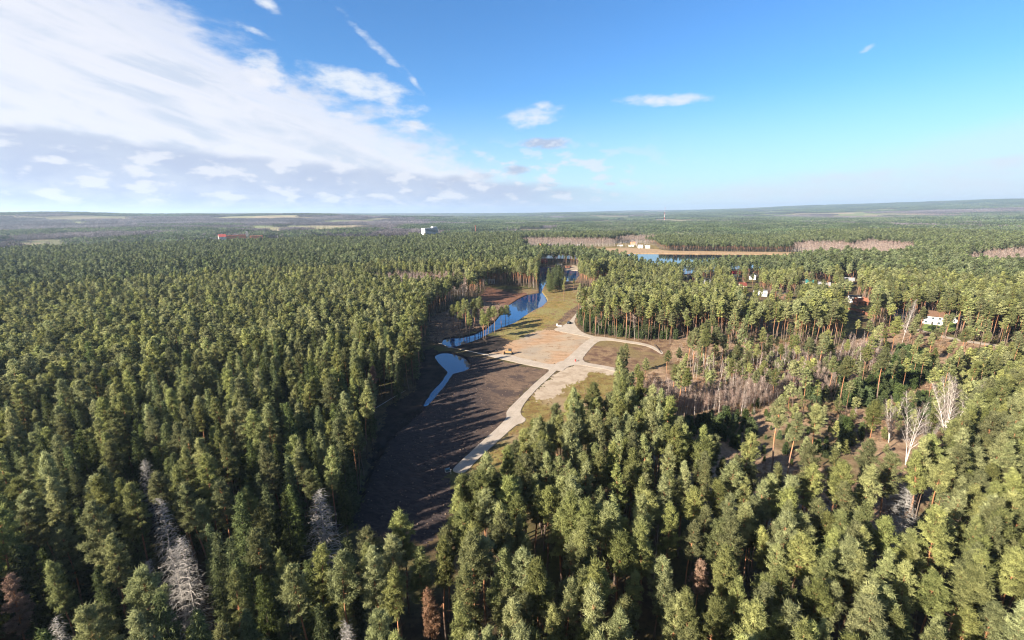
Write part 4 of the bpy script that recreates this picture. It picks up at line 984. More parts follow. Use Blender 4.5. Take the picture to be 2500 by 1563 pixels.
# --- bare birch bands and the lake shore broadleaves
def fill(pl, sp):
    a = np.array(pl); X, Y = jgrid(a[:, 0].min(), a[:, 0].max(), a[:, 1].min(), a[:, 1].max(), sp); m = inside(X, Y, pl); return X[m], Y[m]
bx, by = [], []
for pl in BIRCHBANDS:
    d = np.hypot(*np.mean(pl, 0)); X, Y = fill(pl, 4.0 if d < 600 else (5.5 if d < 1200 else 14)); bx.append(X); by.append(Y)
bx = np.concatenate(bx); by = np.concatenate(by)
scatter('birch_grove', 'birch_far', bx, by, HT(bx, by), RG.uniform(.8, 1.12, bx.size), 'pale pinkish bare birch groves between the pine woods', 'trees')

# --- valley and land beyond 1.2 km
def tiles(x0, x1, y0, y1, sp):
    X, Y = jgrid(x0, x1, y0, y1, sp, .06); m = np.abs(X) < wedge(Y, 1.25, 200); return X[m], Y[m]
TXs, TYs = tiles(-3600, 3600, 850, 2900, 60); D = np.hypot(TXs, TYs); az = np.arctan2(TXs, TYs)
m = ((D > 1225) | ((az < -.22) & (D > 1215))) & (D < 3000); TXs, TYs, D, az = TXs[m], TYs[m], D[m], az[m]
BT = [G(1048, 575, 8), G(557, 588, 4), G(618, 590, 4), G(690, 588, 4)]
FIELD = fbm(TXs + 5000, TYs, 420, 3)
left = sstep(-az, .12, .30)
isfield = (FIELD > .60 - .05 * left) & (az < .1) & (D > 1050)
rgt = sstep(az, .30, .55)
broad = (fbm(TXs, TYs + 3000, 420, 3) + .30 * left - .13 * (1 - left) + .11 * rgt) > .55
midk = fbm(TXs + 900, TYs + 3000, 300, 2) > .62
TZs = HT(TXs, TYs) - 1.0; ro = np.zeros(TXs.size)
nob = ~isfield
for p_ in (537, 562, 600, 618, 640, 660):
    for d_ in (1220, 1280, 1340, 1400):
        bx_, by_ = at_dist(p_, d_); nob &= np.hypot(TXs - bx_, TYs - by_) > 42
for nm, key, mm, lb in [('distant_pine_forest', 'patch_pine', nob & ~broad & ~midk, 'pine forest far beyond the lake'), ('distant_bare_wood', 'patch_broad', nob & broad & ~midk, 'grey-purple leafless woods in the valley on the left'), ('distant_mixed_wood', 'patch_mix', nob & midk, 'mixed wood of pines and leafless trees far off')]:
    scatter(nm, key, TXs[mm], TYs[mm], TZs[mm], RG.uniform(.92, 1.08, mm.sum()), lb, 'forest', tilt=0, rot=RG.integers(0, 4, mm.sum()) * math.pi / 2)
# trees and bushes dotted over the fields of the valley
fm = isfield; fx = np.repeat(TXs[fm], 7) + RG.uniform(-30, 30, fm.sum() * 7); fy = np.repeat(TYs[fm], 7) + RG.uniform(-30, 30, fm.sum() * 7)
fk = fbm(fx, fy, 55, 2) > .50; fx, fy = fx[fk], fy[fk]
scatter('field_trees', 'broad', fx, fy, HT(fx, fy), RG.uniform(.4, .8, fx.size), 'single leafless trees dotted over the valley fields', 'trees')
TXb, TYb = tiles(-17000, 17000, 2000, 15500, 185); D = np.hypot(TXb, TYb); az = np.arctan2(TXb, TYb)
m = (D >= 2950) & (D < 16000); TXb, TYb, D, az = TXb[m], TYb[m], D[m], az[m]; left = sstep(-az, -.1, .30)
isf = fbm(TXb + 5000, TYb, 900, 3) > .62 - .02 * left
rgt = sstep(az, .25, .5)
broad = (fbm(TXb * .6, TYb + 3000, 1100, 3) + .20 * left - .10 * (1 - left) + .08 * rgt) > .54
midk = fbm(TXb + 900, TYb + 3000, 900, 2) > .60
TZb = HT(TXb, TYb) - 3
for nm, key, mm, lb in [('skyline_pine_forest', 'big_pine', ~isf & ~broad & ~midk, 'dark pine forest towards the skyline'), ('skyline_bare_wood', 'big_broad', ~isf & broad & ~midk, 'blue-grey leafless woods towards the skyline'), ('skyline_mixed_wood', 'big_mix', ~isf & midk, 'mixed woods towards the skyline')]:
    scatter(nm, key, TXb[mm], TYb[mm], TZb[mm], RG.uniform(.95, 1.1, mm.sum()), lb, 'forest', tilt=0, rot=RG.integers(0, 4, mm.sum()) * math.pi / 2)

# ------------------------------------------------------------------ remarkable trees of the near wood
SETS['silver'] = tree_set('silver', [birch_parts(70, 19, 0, .35, 3.6, 1)], M_DEAD, M_DEAD)
for (k, px, py, h, v, lb) in SPECIAL:
    x, y = G(px, py, h * (1.2 if k == 'dead' else 1))
    if k == 'dead': tree('dead_spruce', 'dead', x, y, 1.2 * h / 19, lb, 'dead tree', None, v, 'branches')
    elif k == 'silver':
        o = tree('dead_tree', 'dead', x, y, h / 19, lb, 'dead tree', None, 0, 'branches'); o.scale = (1.6 * h / 19, 1.6 * h / 19, h / 19)
    else: tree('pine_tree', 'brown', x, y, h / 21, lb, 'dry pine', None, v)

# ------------------------------------------------------------------ thinly grown ground on the right
def h_for(x, y, topy):
    lo, hi = 1.0, 34.0
    for _ in range(24):
        m_ = (lo + hi) / 2
        if proj(x, y, m_)[1] > topy: lo = m_
        else: hi = m_
    return lo
def tree4(f, bx_, by_, ty, name, key, base_h, look, noun, group, cat, v=None, wide=1.0, crown='crown', label=None):
    x, y = f(bx_, by_); top = (700 + ty / 2.199) if f is z4 else ((560 + ty / 3.217) if f is z1 else ty); h = h_for(x, y, top); s = h / base_h
    o = tree(name, key, x, y, min(1.25, s * wide if s > .6 else .6 * wide) if base_h > 10 else s * wide, label, cat, group, v, crown, sz=s)
    px, py, _ = proj(x, y, h * .8)
    if not label: note(o, float(px), float(py), look, noun, group)
    return o
LAND += [(1800, 920, 'the thicket of thin bare stems'), (1990, 900, 'the dark young spruces'), (2300, 1000, 'the big many-stemmed white birch'), (1620, 860, 'the dark trench'), (1440, 760, 'the upper gravel road'), (1330, 600, 'the white gabled house beyond the lake'), (1550, 598, 'the white houses on the far lake shore'), (1440, 602, 'the small lone house beyond the lake'), (1180, 780, 'the narrow river'),
         (1345, 690, 'the wooded islet'), (2200, 880, 'the green lawn'), (1700, 830, 'the front of the tall pine stand')]
LONE = [(1060, 990, 600), (1148, 1030, 680), (1262, 1005, 640), (1560, 965, 620)]
ln_lab = ['leftmost of the four lone leaning pines on the open brown ground', 'second from the left of the four lone leaning pines', 'third from the left of the four lone leaning pines', 'rightmost of the four lone leaning pines on the open brown ground']
for (a, b, c), lb in zip(LONE, ln_lab):
    tree4(z4, a, b, c, 'pine_tree', 'pine', 21, '', 'pine', 'lone pines on the open brown ground', 'pine tree', random.choice((3, 6, 1)), 1.15, label=lb)
for (a, b, c) in [(1420, 682, 376), (1620, 632, 330), (530, 655, 420), (560, 692, 408), (592, 700, 440), (1065, 632, 440), (1240, 486, 280), (1262, 470, 290), (962, 500, 310), (860, 516, 320), (697, 500, 232), (745, 482, 222), (640, 470, 225),
                  (612, 445, 242), (792, 470, 262), (495, 505, 345), (382, 560, 385), (338, 565, 415), (272, 482, 308), (1692, 420, 165), (1912, 512, 330), (2062, 440, 225), (2085, 400, 215), (2185, 405, 240), (1362, 470, 305), (1455, 430, 285),
                  (1815, 300, 150), (1900, 420, 250), (1700, 560, 400), (2000, 560, 430), (2110, 610, 400), (2250, 520, 370), (1790, 700, 560), (920, 520, 350), (1100, 470, 310), (1320, 430, 250), (680, 440, 235), (1010, 520, 400), (1180, 420, 260), (560, 480, 330)]:
    v = random.choice((1, 3, 6, 7, 3)); tree4(z4, a, b, c, 'pine_tree', 'pine', 21, PLOOK[v], 'pine', 'pines standing singly on the thinly grown ground', 'pine tree', v, 1.1)
for (a, b, c) in [(462, 682, 540), (765, 652, 470), (985, 505, 330), (1130, 552, 440), (1162, 582, 460), (1282, 492, 415), (1300, 500, 430), (966, 722, 640), (560, 400, 290), (1175, 360, 270), (480, 660, 560), (700, 640, 500), (840, 620, 470), (900, 660, 530), (1505, 700, 640), (1020, 560, 420)]:
    tree4(z4, a, b, c, 'birch_tree', 'birch', 16, 'white-stemmed', 'birch', 'bare birches of the thicket', 'birch tree', None, .8)
for (a, b, c, v, lb) in [(1692, 838, 590, 1, 'white bare birch leaning right, left of the big white birches'), (1782, 958, 565, 2, 'tall leaning white bare birch with its foot at the small brown clearing'),
                      (1992, 828, 478, 0, 'big many-stemmed white bare birch, largest of the white birches'), (2192, 658, 508, 2, 'single white bare birch right of the big many-stemmed one'), (2412, 812, 610, 1, 'white bare birch at the right edge of the photo'),
                      (1880, 900, 700, 0, 'low spreading bare birch in front of the big many-stemmed one'), (1765, 300, 60, 2, 'tall bare birch with a long white trunk beside the garden houses')]:
    tree4(z4, a, b, c, 'birch_tree', 'oldbirch', 20, '', '', 'big white birches', 'birch tree', v, .95, label=lb)
# bank group by the river, the wooded islet, and single pines along the upper road
for (a, b, c) in [(770, 820, 600), (800, 832, 640), (700, 792, 610), (740, 762, 580), (840, 800, 620), (880, 792, 560), (905, 872, 690), (922, 896, 700), (898, 862, 650), (980, 802, 620), (1000, 815, 640), (1045, 792, 620), (1072, 760, 610), (1095, 752, 620), (652, 765, 610),
                  (670, 792, 640), (720, 812, 660), (860, 762, 570), (940, 820, 640), (960, 780, 590), (830, 770, 590), (780, 780, 600)]:
    v = random.choice((3, 4, 0, 5)); tree4(z1, a + random.uniform(-8, 8), b, c - random.uniform(5, 45), 'pine_tree', 'pine', 21, PLOOK[v], 'pine', 'thin pines on the river bank', 'pine tree', v, 1.45)
for (a, b, c) in [(1440, 482, 300), (1412, 474, 305), (1470, 490, 272), (1500, 488, 285), (1520, 478, 300), (1455, 440, 300), (1490, 460, 280), (1425, 500, 350)]:
    v = random.choice((0, 2)); tree4(z1, a, b, c, 'spruce_tree', 'spruce', 20, SLOOK[v], 'spruce', 'dark trees of the wooded islet', 'spruce tree', v, 1.4)
for (a, b, c) in [(1413, 767, 693), (1437, 778, 702), (1452, 804, 700), (1485, 812, 712), (1376, 735, 690), (1426, 729, 700), (1431, 750, 700), (1458, 790, 700), (1378, 716, 676), (1400, 712, 680), (1500, 790, 715)]:
    v = random.choice((1, 3, 6)); tree4(G, a, b, c, 'pine_tree', 'pine', 21, PLOOK[v], 'pine', 'single pines along the upper road', 'pine tree', v, .9)

for (a, b, c) in [(1345, 640, 613), (1358, 641, 616), (1370, 640, 612), (1384, 641, 610), (1396, 643, 608), (1408, 645, 612), (1422, 648, 606), (1352, 645, 620), (1400, 648, 616), (1380, 647, 620), (1415, 652, 615)]:
    v = random.choice((0, 2, 4)); tree4(G, a, b, c, 'pine_tree', 'pine', 21, PLOOK[v], 'pine', 'pines on the strip between river and lake', 'pine tree', v, 1.3)
for i in range(34):
    a = random.uniform(1262, 1600); b = random.uniform(598, 606); x, y = G(a, b)
    o = tree('broadleaf_tree', 'oldbirch', x, y, random.uniform(.5, .8), None, 'tree', None, i % 2, 'crown', z=0); px_, py_, _ = proj(x, y, 10); note(o, float(px_), float(py_), 'bare', 'broadleaf tree', 'bare trees on the far lake shore')
library('birch_pole', J('birch', [birch_parts(80 + i, 9, 1, .45, .5) for i in range(4)], M_BIRCH, M_TWIG))
library('grey_pole', J('pole', [birch_parts(90 + i, 8, 1, .4, .45) for i in range(3)], M_PBARK, M_TWIG))
THIN_ = poly(z4, [(560, 400), (900, 360), (1400, 370), (1650, 340), (1700, 460), (1450, 520), (1100, 560), (700, 580)])
THICK = [poly(z4, [(320, 590), (420, 560), (560, 590), (760, 600), (900, 560), (1100, 550), (1250, 500), (1420, 510), (1400, 610), (1180, 600), (1050, 640), (900, 700), (700, 700), (480, 680)]), poly(z4, [(1410, 440), (1440, 370), (1640, 345), (1670, 430)]), poly(z4, [(1120, 420), (1180, 380), (1420, 400), (1400, 450), (1200, 470)])]
def pts(pl, sp, cond=None):
    X, Y = fill(pl, sp)
    if cond is not None: m = cond(X, Y); X, Y = X[m], Y[m]
    return X, Y
def many(lst): return np.concatenate([l[0] for l in lst]), np.concatenate([l[1] for l in lst])
X, Y = many([pts(p, 2.1) for p in THICK]); scatter('thin_birches', 'birch_pole', X, Y, 0 * X, RG.uniform(.6, 1.15, X.size), 'dense thicket of thin pale birch stems', 'trees')
X, Y = pts(THIN_, 5.2); scatter('loose_birches', 'birch_thin', X, Y, 0 * X, RG.uniform(.55, .95, X.size), 'loose stand of bare white-stemmed birches behind the thicket', 'trees')
X, Y = many([pts(p, 2.3) for p in THICK[:2]]); scatter('thin_bare_stems', 'grey_pole', X, Y, 0 * X, RG.uniform(.6, 1.1, X.size), 'thicket of thin reddish brown bare stems', 'trees')
YSP = [(EDGE_THIN, 3.0, .55, 1.25), (poly(z4, [(1180, 560), (1300, 490), (1450, 540), (1560, 560), (1700, 450), (1760, 330), (1900, 400), (1960, 500), (1800, 570), (1750, 620), (1500, 660), (1420, 620), (1300, 640)]), 3.1, .6, 1.4),
       (poly(z4, [(560, 740), (900, 690), (1010, 800), (900, 880), (700, 830), (600, 800)]), 2.9, .5, 1.1), (poly(z4, [(1420, 740), (1560, 800), (1500, 900), (1400, 880)]), 3.2, .5, 1.3), (poly(z4, [(960, 640), (1100, 640), (1250, 640), (1420, 700), (1500, 900), (1400, 980), (1000, 1000), (880, 860)]), 6, .3, .8),
       (poly(z4, [(1560, 640), (1760, 640), (1900, 560), (1960, 700), (1800, 760)]), 4.2, .4, 1.1)]
yx, yy, ysz = [], [], []
for p, sp_, a, b in YSP:
    X, Y = pts(p, sp_); yx.append(X); yy.append(Y); ysz.append(RG.uniform(a, b, X.size))
yx, yy, ysz = np.concatenate(yx), np.concatenate(yy), np.concatenate(ysz)
ypx, ypy, yd = proj(yx, yy, 3)
o_ = np.argsort(yd); pick = o_[:150]; restm = np.ones(yx.size, bool); restm[pick] = False
for i in pick:
    o = tree('young_spruce', 'young', yx[i], yy[i], float(ysz[i]), None, 'young spruce', None, z=0)
    note(o, float(ypx[i]), float(ypy[i]), 'young', 'spruce', 'young spruces on the thinly grown ground')
scatter('young_spruce_thicket', 'young_spruce', yx[restm], yy[restm], 0 * yx[restm], ysz[restm], 'dense young spruces along the edge of the tall pine stand', 'trees')
YPN = [(THIN_, 7.5, .45, 1.15), (poly(z4, [(1900, 700), (2050, 400), (2419, 370), (2700, 380), (2700, 520), (2419, 500), (2200, 580), (2100, 760), (2000, 870), (1880, 900)]), 5.0, .6, 1.2), (poly(z4, [(1130, 560), (1700, 650), (1880, 760), (1700, 900), (1550, 930), (1200, 1000), (1050, 900)]), 8, .4, .8)]
yx, yy, ysz = [], [], []
for p, sp_, a, b in YPN:
    X, Y = pts(p, sp_); yx.append(X); yy.append(Y); ysz.append(RG.uniform(a, b, X.size))
yx, yy, ysz = np.concatenate(yx), np.concatenate(yy), np.concatenate(ysz)
scatter('young_pines', 'young_pine', yx, yy, 0 * yx, ysz, 'bright green young pines on the thinly grown ground', 'trees')
OPEN_ = poly(z4, [(880, 840), (1000, 780), (1300, 760), (1720, 760), (1800, 900), (1700, 980), (1300, 1020), (950, 960)])
X, Y = pts(SPARSE, 8.2, lambda X, Y: ~inside(X, Y, OPEN_) & (X > G(1660, 860)[0] * .98) & (RG.random(X.size) < .42) & (np.hypot(X - G(2300, 1070)[0], Y - G(2300, 1070)[1]) > 24) & (np.hypot(X - G(2210, 1130)[0], Y - G(2210, 1130)[1]) > 14))
scatter('scattered_pines', 'pine_mid', X, Y, 0 * X, RG.uniform(.5, .92, X.size), 'medium pines scattered over the thinly grown ground', 'trees')
X, Y = pts(SPARSE, 2.6, lambda X, Y: fbm(X, Y, 14, 3) > .54); scatter('scrub', 'dry_bush', X, Y, 0 * X, RG.uniform(.5, 1.3, X.size), 'dry brown scrub on the thinly grown ground', 'bushes')
tus = [pts(p, s_) for p, s_ in ((BOG, 2.4), (FARGRASS, 3), (GRASS_R, 2.2), (GRASS_L, 1.8), (STRIP, 4), (LBANK, 3))]
X, Y = many(tus); clr_r = np.zeros(X.size, bool)
for pl in (TRACK, ROAD_MAIN, ROAD_FAR, RIVER, POND, POND_FAR, PALE, PEAT): clr_r |= inside(X, Y, grow(pl, .8))
X, Y = X[~clr_r], Y[~clr_r]; scatter('dry_tussocks', 'dry_bush', X, Y, 0 * X, RG.uniform(.14, .42, X.size), 'dry grass tussocks and heather beside the roads', 'grass')

# clods, stones and stumps left on the graded ground
def clod(seed):
    rr = random.Random(seed); bm = bmesh.new(); bmesh.ops.create_icosphere(bm, subdivisions=1, radius=1)
    for v in bm.verts: v.co *= rr.uniform(.6, 1.1); v.co.z *= .6
    me = bpy.data.meshes.new('clod'); bm.to_mesh(me); bm.free(); me.materials.append(mat_simple('clod_soil_%d' % seed, [(.05, .038, .032), (.13, .09, .065), (.22, .16, .11)][seed], .95, .3, 1)); return me
library('dark_clod', [clod(0), clod(1)]); library('pale_clod', [clod(1), clod(2)])
def strew(nm, lib, pl, sp, lo, hi, lb, dens=.6):
    X, Y = pts(pl, sp, lambda X, Y: fbm(X + 7, Y, 11, 3) * RG.random(X.size) > 1 - dens - .2)
    k = np.ones(X.size, bool)
    for q_ in (TRACK, ROAD_MAIN, ROAD_FAR, RIVER, POND, DITCH): k &= ~inside(X, Y, grow(q_, .6))
    X, Y = X[k], Y[k]; Z = np.array([gheight(a, b) for a, b in zip(X, Y)]); scatter(nm, lib, X, Y, Z, RG.uniform(lo, hi, X.size) ** 1.0, lb, 'soil', tilt=.3)
strew('peat_clods', 'dark_clod', PEAT, 1.5, .08, .36, 'dark clods of peat strewn over the bare field')
strew('bank_clods', 'pale_clod', LBANK, 1.6, .12, .5, 'soil heaps and clods on the river bank', .7)
strew('sand_clods', 'pale_clod', SAND, 2.0, .08, .35, 'lumps of soil on the sandy ground', .5)
# ------------------------------------------------------------------ buildings
PAL = {'white': (.78, .78, .76), 'cream': (.66, .58, .44), 'grey': (.30, .30, .31), 'black': (.03, .03, .035), 'dark': (.06, .055, .055), 'red': (.62, .06, .05), 'darkred': (.20, .045, .035), 'brown': (.16, .09, .055),
       'teal': (.05, .22, .20), 'brick': (.36, .15, .09), 'yellow': (.62, .38, .10), 'orange': (.72, .27, .13), 'redroof': (.50, .10, .08), 'lightgrey': (.55, .56, .58), 'blue': (.12, .22, .26), 'steel': (.35, .36, .37), 'machine': (.46, .27, .11), 'rubber': (.02, .02, .02), 'green': (.10, .16, .04)}
MATS = {k: mat_simple('paint_' + k, tuple(c * .62 for c in v), .7, .10, 1.5) for k, v in PAL.items()}
GLASS = mat_simple('window_glass', (.03, .045, .06), .12, .2, .5, 0, .8)
def house(name, xy, w, d, h, rz, wall, roof, kind, label, z=0, cat='house', floors=None):
    root = add(name, None, (xy[0], xy[1], z), rz); tag(root, label, cat)
    fl = floors or max(1, int(h / 2.7)); mw = MATS[wall]; mr = MATS[roof]
    b = MB()
    if kind == 'gable':
        r = d * .38; b.bm.free(); b = MB(); b.box(-w / 2, w / 2, -d / 2, d / 2, 0, h)
        g = [(-w / 2, -d / 2, h), (-w / 2, d / 2, h), (-w / 2, 0, h + r)]; g2 = [(w / 2, a[1], a[2]) for a in g]
        b.hexa(g, g2); b.build('wall', mw, root)
        for s in (-1, 1):
            m_ = MB(); o = .45; sl2 = r / (d / 2)
            y0, z0_ = s * (d / 2 + o), h - o * sl2; lo = [(-w / 2 - o, y0, z0_ + .04), (w / 2 + o, y0, z0_ + .04), (w / 2 + o, 0, h + r + .04), (-w / 2 - o, 0, h + r + .04)]
            m_.hexa(lo, [(a_[0], a_[1], a_[2] + .18) for a_ in lo]); m_.build('roof', mr, root)
        MB().box(w * .2, w * .2 + .7, -.35, .35, h + r * .5, h + r + 1.0).build('chimney', MATS['brick'], root)
    else:
        b.box(-w / 2, w / 2, -d / 2, d / 2, 0, h); b.build('wall', mw, root)
        MB().box(-w / 2 - .3, w / 2 + .3, -d / 2 - .3, d / 2 + .3, h + .003, h + .35).build('roof', mr, root)
    nw = max(2, int(w / 3)); first = None
    for f in range(fl):
        zc = (f + .5) * h / fl
        for i in range(nw):
            xc = -w / 2 + (i + .5) * w / nw
            if f == 0 and i == nw // 2:
                MB().box(xc - .5, xc + .5, -d / 2 - .06, -d / 2 + .02, .05, 2.1).build('door', MATS['dark'], root); continue
            if first is None:
                first = MB().box(-.6, .6, -.05, .03, -.6, .6).build('window', GLASS, root); first.location = (xc, -d / 2, zc)
            else:
                o = first.copy(); COL.objects.link(o); o.parent = root; o.location = (xc, -d / 2, zc)
        for s in (-1, 1):
            o = first.copy() if first else None
            if o: COL.objects.link(o); o.parent = root; o.location = (s * w / 2, 0, zc); o.rotation_euler = (0, 0, math.pi / 2 * s)
    return root
for (px, py, w, d, h, rz, wall, roof, kd, lb) in HOUSES:
    xy = G(px, py); base = -math.atan2(xy[0], xy[1])
    hn = {'shed': 'shed', 'garage': 'garage', 'outbuilding': 'shed'}; nm = next((v for k, v in hn.items() if k in lb), 'house')
    house(nm, xy, w * .8, d * .8, h * .9, base + rz, wall, roof, kd, lb, cat=nm)
FARB = [  # px, py base, w, d, h, rz, wall, roof, kind, name, label
    (1581, 606.5, 8, 8, 5.5, .2, 'white', 'white', 'flat', 'house', 'large white flat-roofed house on the far lake shore'),
    (1563, 606, 9, 8, 3.6, .2, 'white', 'lightgrey', 'gable', 'house', 'white gabled house left of the flat-roofed white house on the far shore'),
    (1541, 602, 11, 7, 2.6, .1, 'white', 'white', 'flat', 'house', 'long low white house on the slope of the far lake shore'),
    (1546, 597, 12, 8, 2.6, .0, 'cream', 'orange', 'gable', 'house', 'long house with an orange tiled roof highest on the far lake shore'),
    (1514, 601, 12, 6, 2.6, .0, 'white', 'cream', 'flat', 'shed', 'low pale shed left of the long white house on the far shore'),
    (1333, 603, 9, 8, 5.0, 1.3, 'white', 'dark', 'gable', 'house', 'white gabled house with dark roof among bare trees on the far lake shore'),
    (1318, 603, 7, 7, 5.5, 1.3, 'orange', 'brown', 'gable', 'house', 'salmon orange gabled house left of the white gabled one'),
    (1345, 602, 9, 7, 3.6, .2, 'dark', 'black', 'gable', 'house', 'dark timber house right of the white gabled house beyond the lake'),
    (1412, 604, 4, 4, 5.0, .1, 'white', 'lightgrey', 'gable', 'house', 'small narrow white house alone on the meadow beyond the lake'),
    (1318, 642, 8, 6, 4.0, .3, 'red', 'red', 'gable', 'house', 'left of two small bright red houses at the far end of the river'),
    (1330, 643, 6, 6, 4.0, .5, 'red', 'redroof', 'gable', 'house', 'right of two small bright red houses at the far end of the river'),
    (1309, 640, 7, 5, 3.2, .2, 'cream', 'teal', 'gable', 'house', 'small house with pale teal roof left of the two red houses'),
    (1364, 650, 9, 5, 2.6, .05, 'cream', 'cream', 'flat', 'shed', 'long pale cream shed at the head of the pond'),
    (1387, 653.5, 8, 5, 2.4, .3, 'brick', 'brown', 'flat', 'shed', 'low pinkish brick shed above the small sandy beach'),
    (1187, 692, 18, 8, 3.6, .05, 'lightgrey', 'white', 'flat', 'shelter', 'long white-roofed shelter in the dark pines left of the river'),
    (2152, 622, 12, 7, 3.0, .1, 'lightgrey', 'white', 'gable', 'farmhouse', 'white-roofed farmhouse in front of the pale birch grove on the right'),
]
for (px, py, w, d, h, rz, wall, roof, kd, nm, lb) in FARB:
    xy = G(px, py); house(nm, xy, w, d, h, -math.atan2(xy[0], xy[1]) + rz, wall, roof, kd, lb, cat=nm)
# white slab hotel above the pines
hx, hy = at_dist(1047, 1195); hz = float(HT(hx, hy)); rz = math.atan2(.55, .83) - math.pi / 2
root = add('apartment_tower', None, (hx, hy, hz), 0); tag(root, 'tall white slab block rising above the pine forest beyond the left wood', 'apartment block')
n1 = Vector((-.55, -.83, 0)); ua = Vector((.83, -.55, 0)); la = Vector((.55, .83, 0)); HW, HL, HH = 6.5, 24, 37
def slab(name, u0, u1, l0, l1, za, zb, mat):
    b = MB(); c = [ua * u + la * l for u, l in ((u0, l0), (u1, l0), (u1, l1), (u0, l1))]
    b.hexa([(v.x, v.y, za) for v in c], [(v.x, v.y, zb) for v in c]); return b.build(name, mat, root)
slab('wall', -HW, HW, -HL, HL, 0, HH, MATS['white']); slab('roof', -HW - .3, HW + .3, -HL - .3, HL + .3, HH + .01, HH + .8, MATS['lightgrey']); slab('stair_head', -3, 4, 8, HL, HH + .81, HH + 4, MATS['white'])
for f in range(11):
    zc = 2 + f * 3.2
    slab('window_band', HW + .005, HW + .12, -HL + 1.5, HL - 1.5, zc, zc + 1.7, GLASS); slab('window', -.9, .9, -HL - .12, -HL - .005, zc, zc + 1.6, GLASS)
# long school-like building with a red roof in the valley
def at_z(px, d): x, y = at_dist(px, d); return x, y, float(HT(x, y))
for (px, d, w, dp, h, rz, wall, roof, nm, lb) in [(562, 1400, 54, 14, 17, .12, 'orange', 'redroof', 'school', 'long orange building with a red roof in the valley behind the left wood'),
        (533, 1385, 16, 16, 15, .12, 'white', 'redroof', 'annex', 'white end block with a red roof attached left of the long orange building'),
        (618, 1420, 30, 12, 13, .05, 'orange', 'orange', 'warehouse', 'lower orange flat block right of the long orange building'),
        (12, 1225, 26, 10, 14.5, .1, 'white', 'lightgrey', 'warehouse', 'white building at the far left edge of the photo'), (596, 1440, 5, 5, 24, 0, 'white', 'white', 'silo', 'slim white tower behind the orange buildings'),
        (673, 1500, 8, 7, 7, .4, 'white', 'lightgrey', 'farmhouse', 'tiny white farmhouse by the valley fields'), (606, 1620, 6, 6, 10, .1, 'white', 'white', 'farmhouse', 'tiny white farmhouse up the valley slope')]:
    x, y, z = at_z(px, d); house(nm, (x, y), w, dp, h, -math.atan2(x, y) + rz, wall, roof, 'flat' if wall != 'white' or nm == 'silo' else 'gable', lb, z=z, cat=nm, floors=3 if w > 20 else None)
# masts
x, y, z = at_z(1623, 3600); rt_ = add('radio_mast', None, (x, y, z)); tag(rt_, 'thin red and white radio mast on the skyline', 'mast')
for i in range(6): MB().cyl((0, 0, 18 * i), 1.6 - .2 * i, 18, 'Z', 6, 1.4 - .2 * i).build('mast_section', MATS['red' if i % 2 else 'white'], rt_)
x, y, z = at_z(1160, 1500); rt_ = add('water_tower', None, (x, y, z)); tag(rt_, 'slim brick tower poking out of the forest right of the white slab block', 'tower')
MB().cyl((0, 0, 0), 1.6, 32, 'Z', 10, 1.2).build('shaft', MATS['brick'], rt_); MB().cyl((0, 0, 32.01), 2.4, 4, 'Z', 10).build('tank', MATS['darkred'], rt_)
# brick garden wall, lawns, estate road
for i, l in enumerate(LAWNS): sheet_obj('lawn', l, .05 + .004 * i, mat_simple('lawn_grass', (.13, .17, .045), .95, .3, .4, 0, .1), 4, .5, 0, 20 + i)
rt_ = add('garden_wall', None, (0, 0, 0)); tag(rt_, 'reddish brick garden wall along the wooded estate', 'wall')
for i in range(len(BRICKWALL) - 1):
    a, b = Vector(BRICKWALL[i]), Vector(BRICKWALL[i + 1]); L = (b - a).length; an = math.atan2(b.y - a.y, b.x - a.x)
    MB().box(.02, L - .02, -.15, .15, 0, 1.7).build('wall_panel', MATS['brick'], rt_, loc=(a.x, a.y, 0), rz=an); MB().box(.02, L - .02, -.2, .2, 1.703, 1.8).build('coping', MATS['darkred'], rt_, loc=(a.x, a.y, 0), rz=an)
ER = [G(*p) for p in [(2180, 790), (2220, 797), (2270, 812), (2330, 826), (2440, 843), (2560, 860), (2560, 866), (2440, 848), (2330, 831), (2268, 817), (2218, 801), (2178, 794)]]
sheet_obj('estate_road', ER, .055, MG['gravel'], 4, .2, .1, 30)

# ------------------------------------------------------------------ machines and small things on the site
def car(xy, rz, label):
    r = add('parked_car', None, (xy[0], xy[1], .135), rz); tag(r, label, 'car')
    MB().ext([(-2.2, .35), (2.2, .35), (2.25, .75), (1.2, .92), (-2.1, .95), (-2.25, .7)], -.88, .88).build('body', MATS['black'], r, .05)
    MB().hexa([(-1.95, -.80, .953), (.95, -.80, .953), (.95, .80, .953), (-1.95, .80, .953)], [(-1.5, -.66, 1.5), (.25, -.66, 1.5), (.25, .66, 1.5), (-1.5, .66, 1.5)]).build('cabin', GLASS, r, .03)
    MB().box(-1.42, .2, -.64, .64, 1.503, 1.55).build('roof', MATS['black'], r)
    for x in (-1.4, 1.4):
        for y in (-.85, .85): MB().cyl((x, y, .34), .34, .22, 'Y', 14).build('wheel', MATS['rubber'], r)
    for y in (-.6, .6): MB().box(2.2, 2.27, y - .17, y + .17, .58, .72).build('headlight', MATS['white'], r)
car(G(1389.5, 790.5), R(65), 'small black car parked where the upper gravel road widens')
x, y = G(1243, 865); r = add('bulldozer', None, (x, y, .05), R(168)); tag(r, 'yellow tracked bulldozer on the orange sand beside the gravel track', 'bulldozer')
MB().ext([(-1.4, .75), (1.9, .75), (1.9, 1.6), (.4, 1.75), (.4, 1.75), (-1.4, 1.75)][:4] + [(-1.4, 1.75)], -.55, .55).build('body', MATS['machine'], r, .05)
MB().box(-1.3, .3, -.6, .6, 1.76, 2.75, .08).build('cab', GLASS, r); MB().box(-1.45, .45, -.72, .72, 2.76, 2.9).build('roof', MATS['dark'], r)
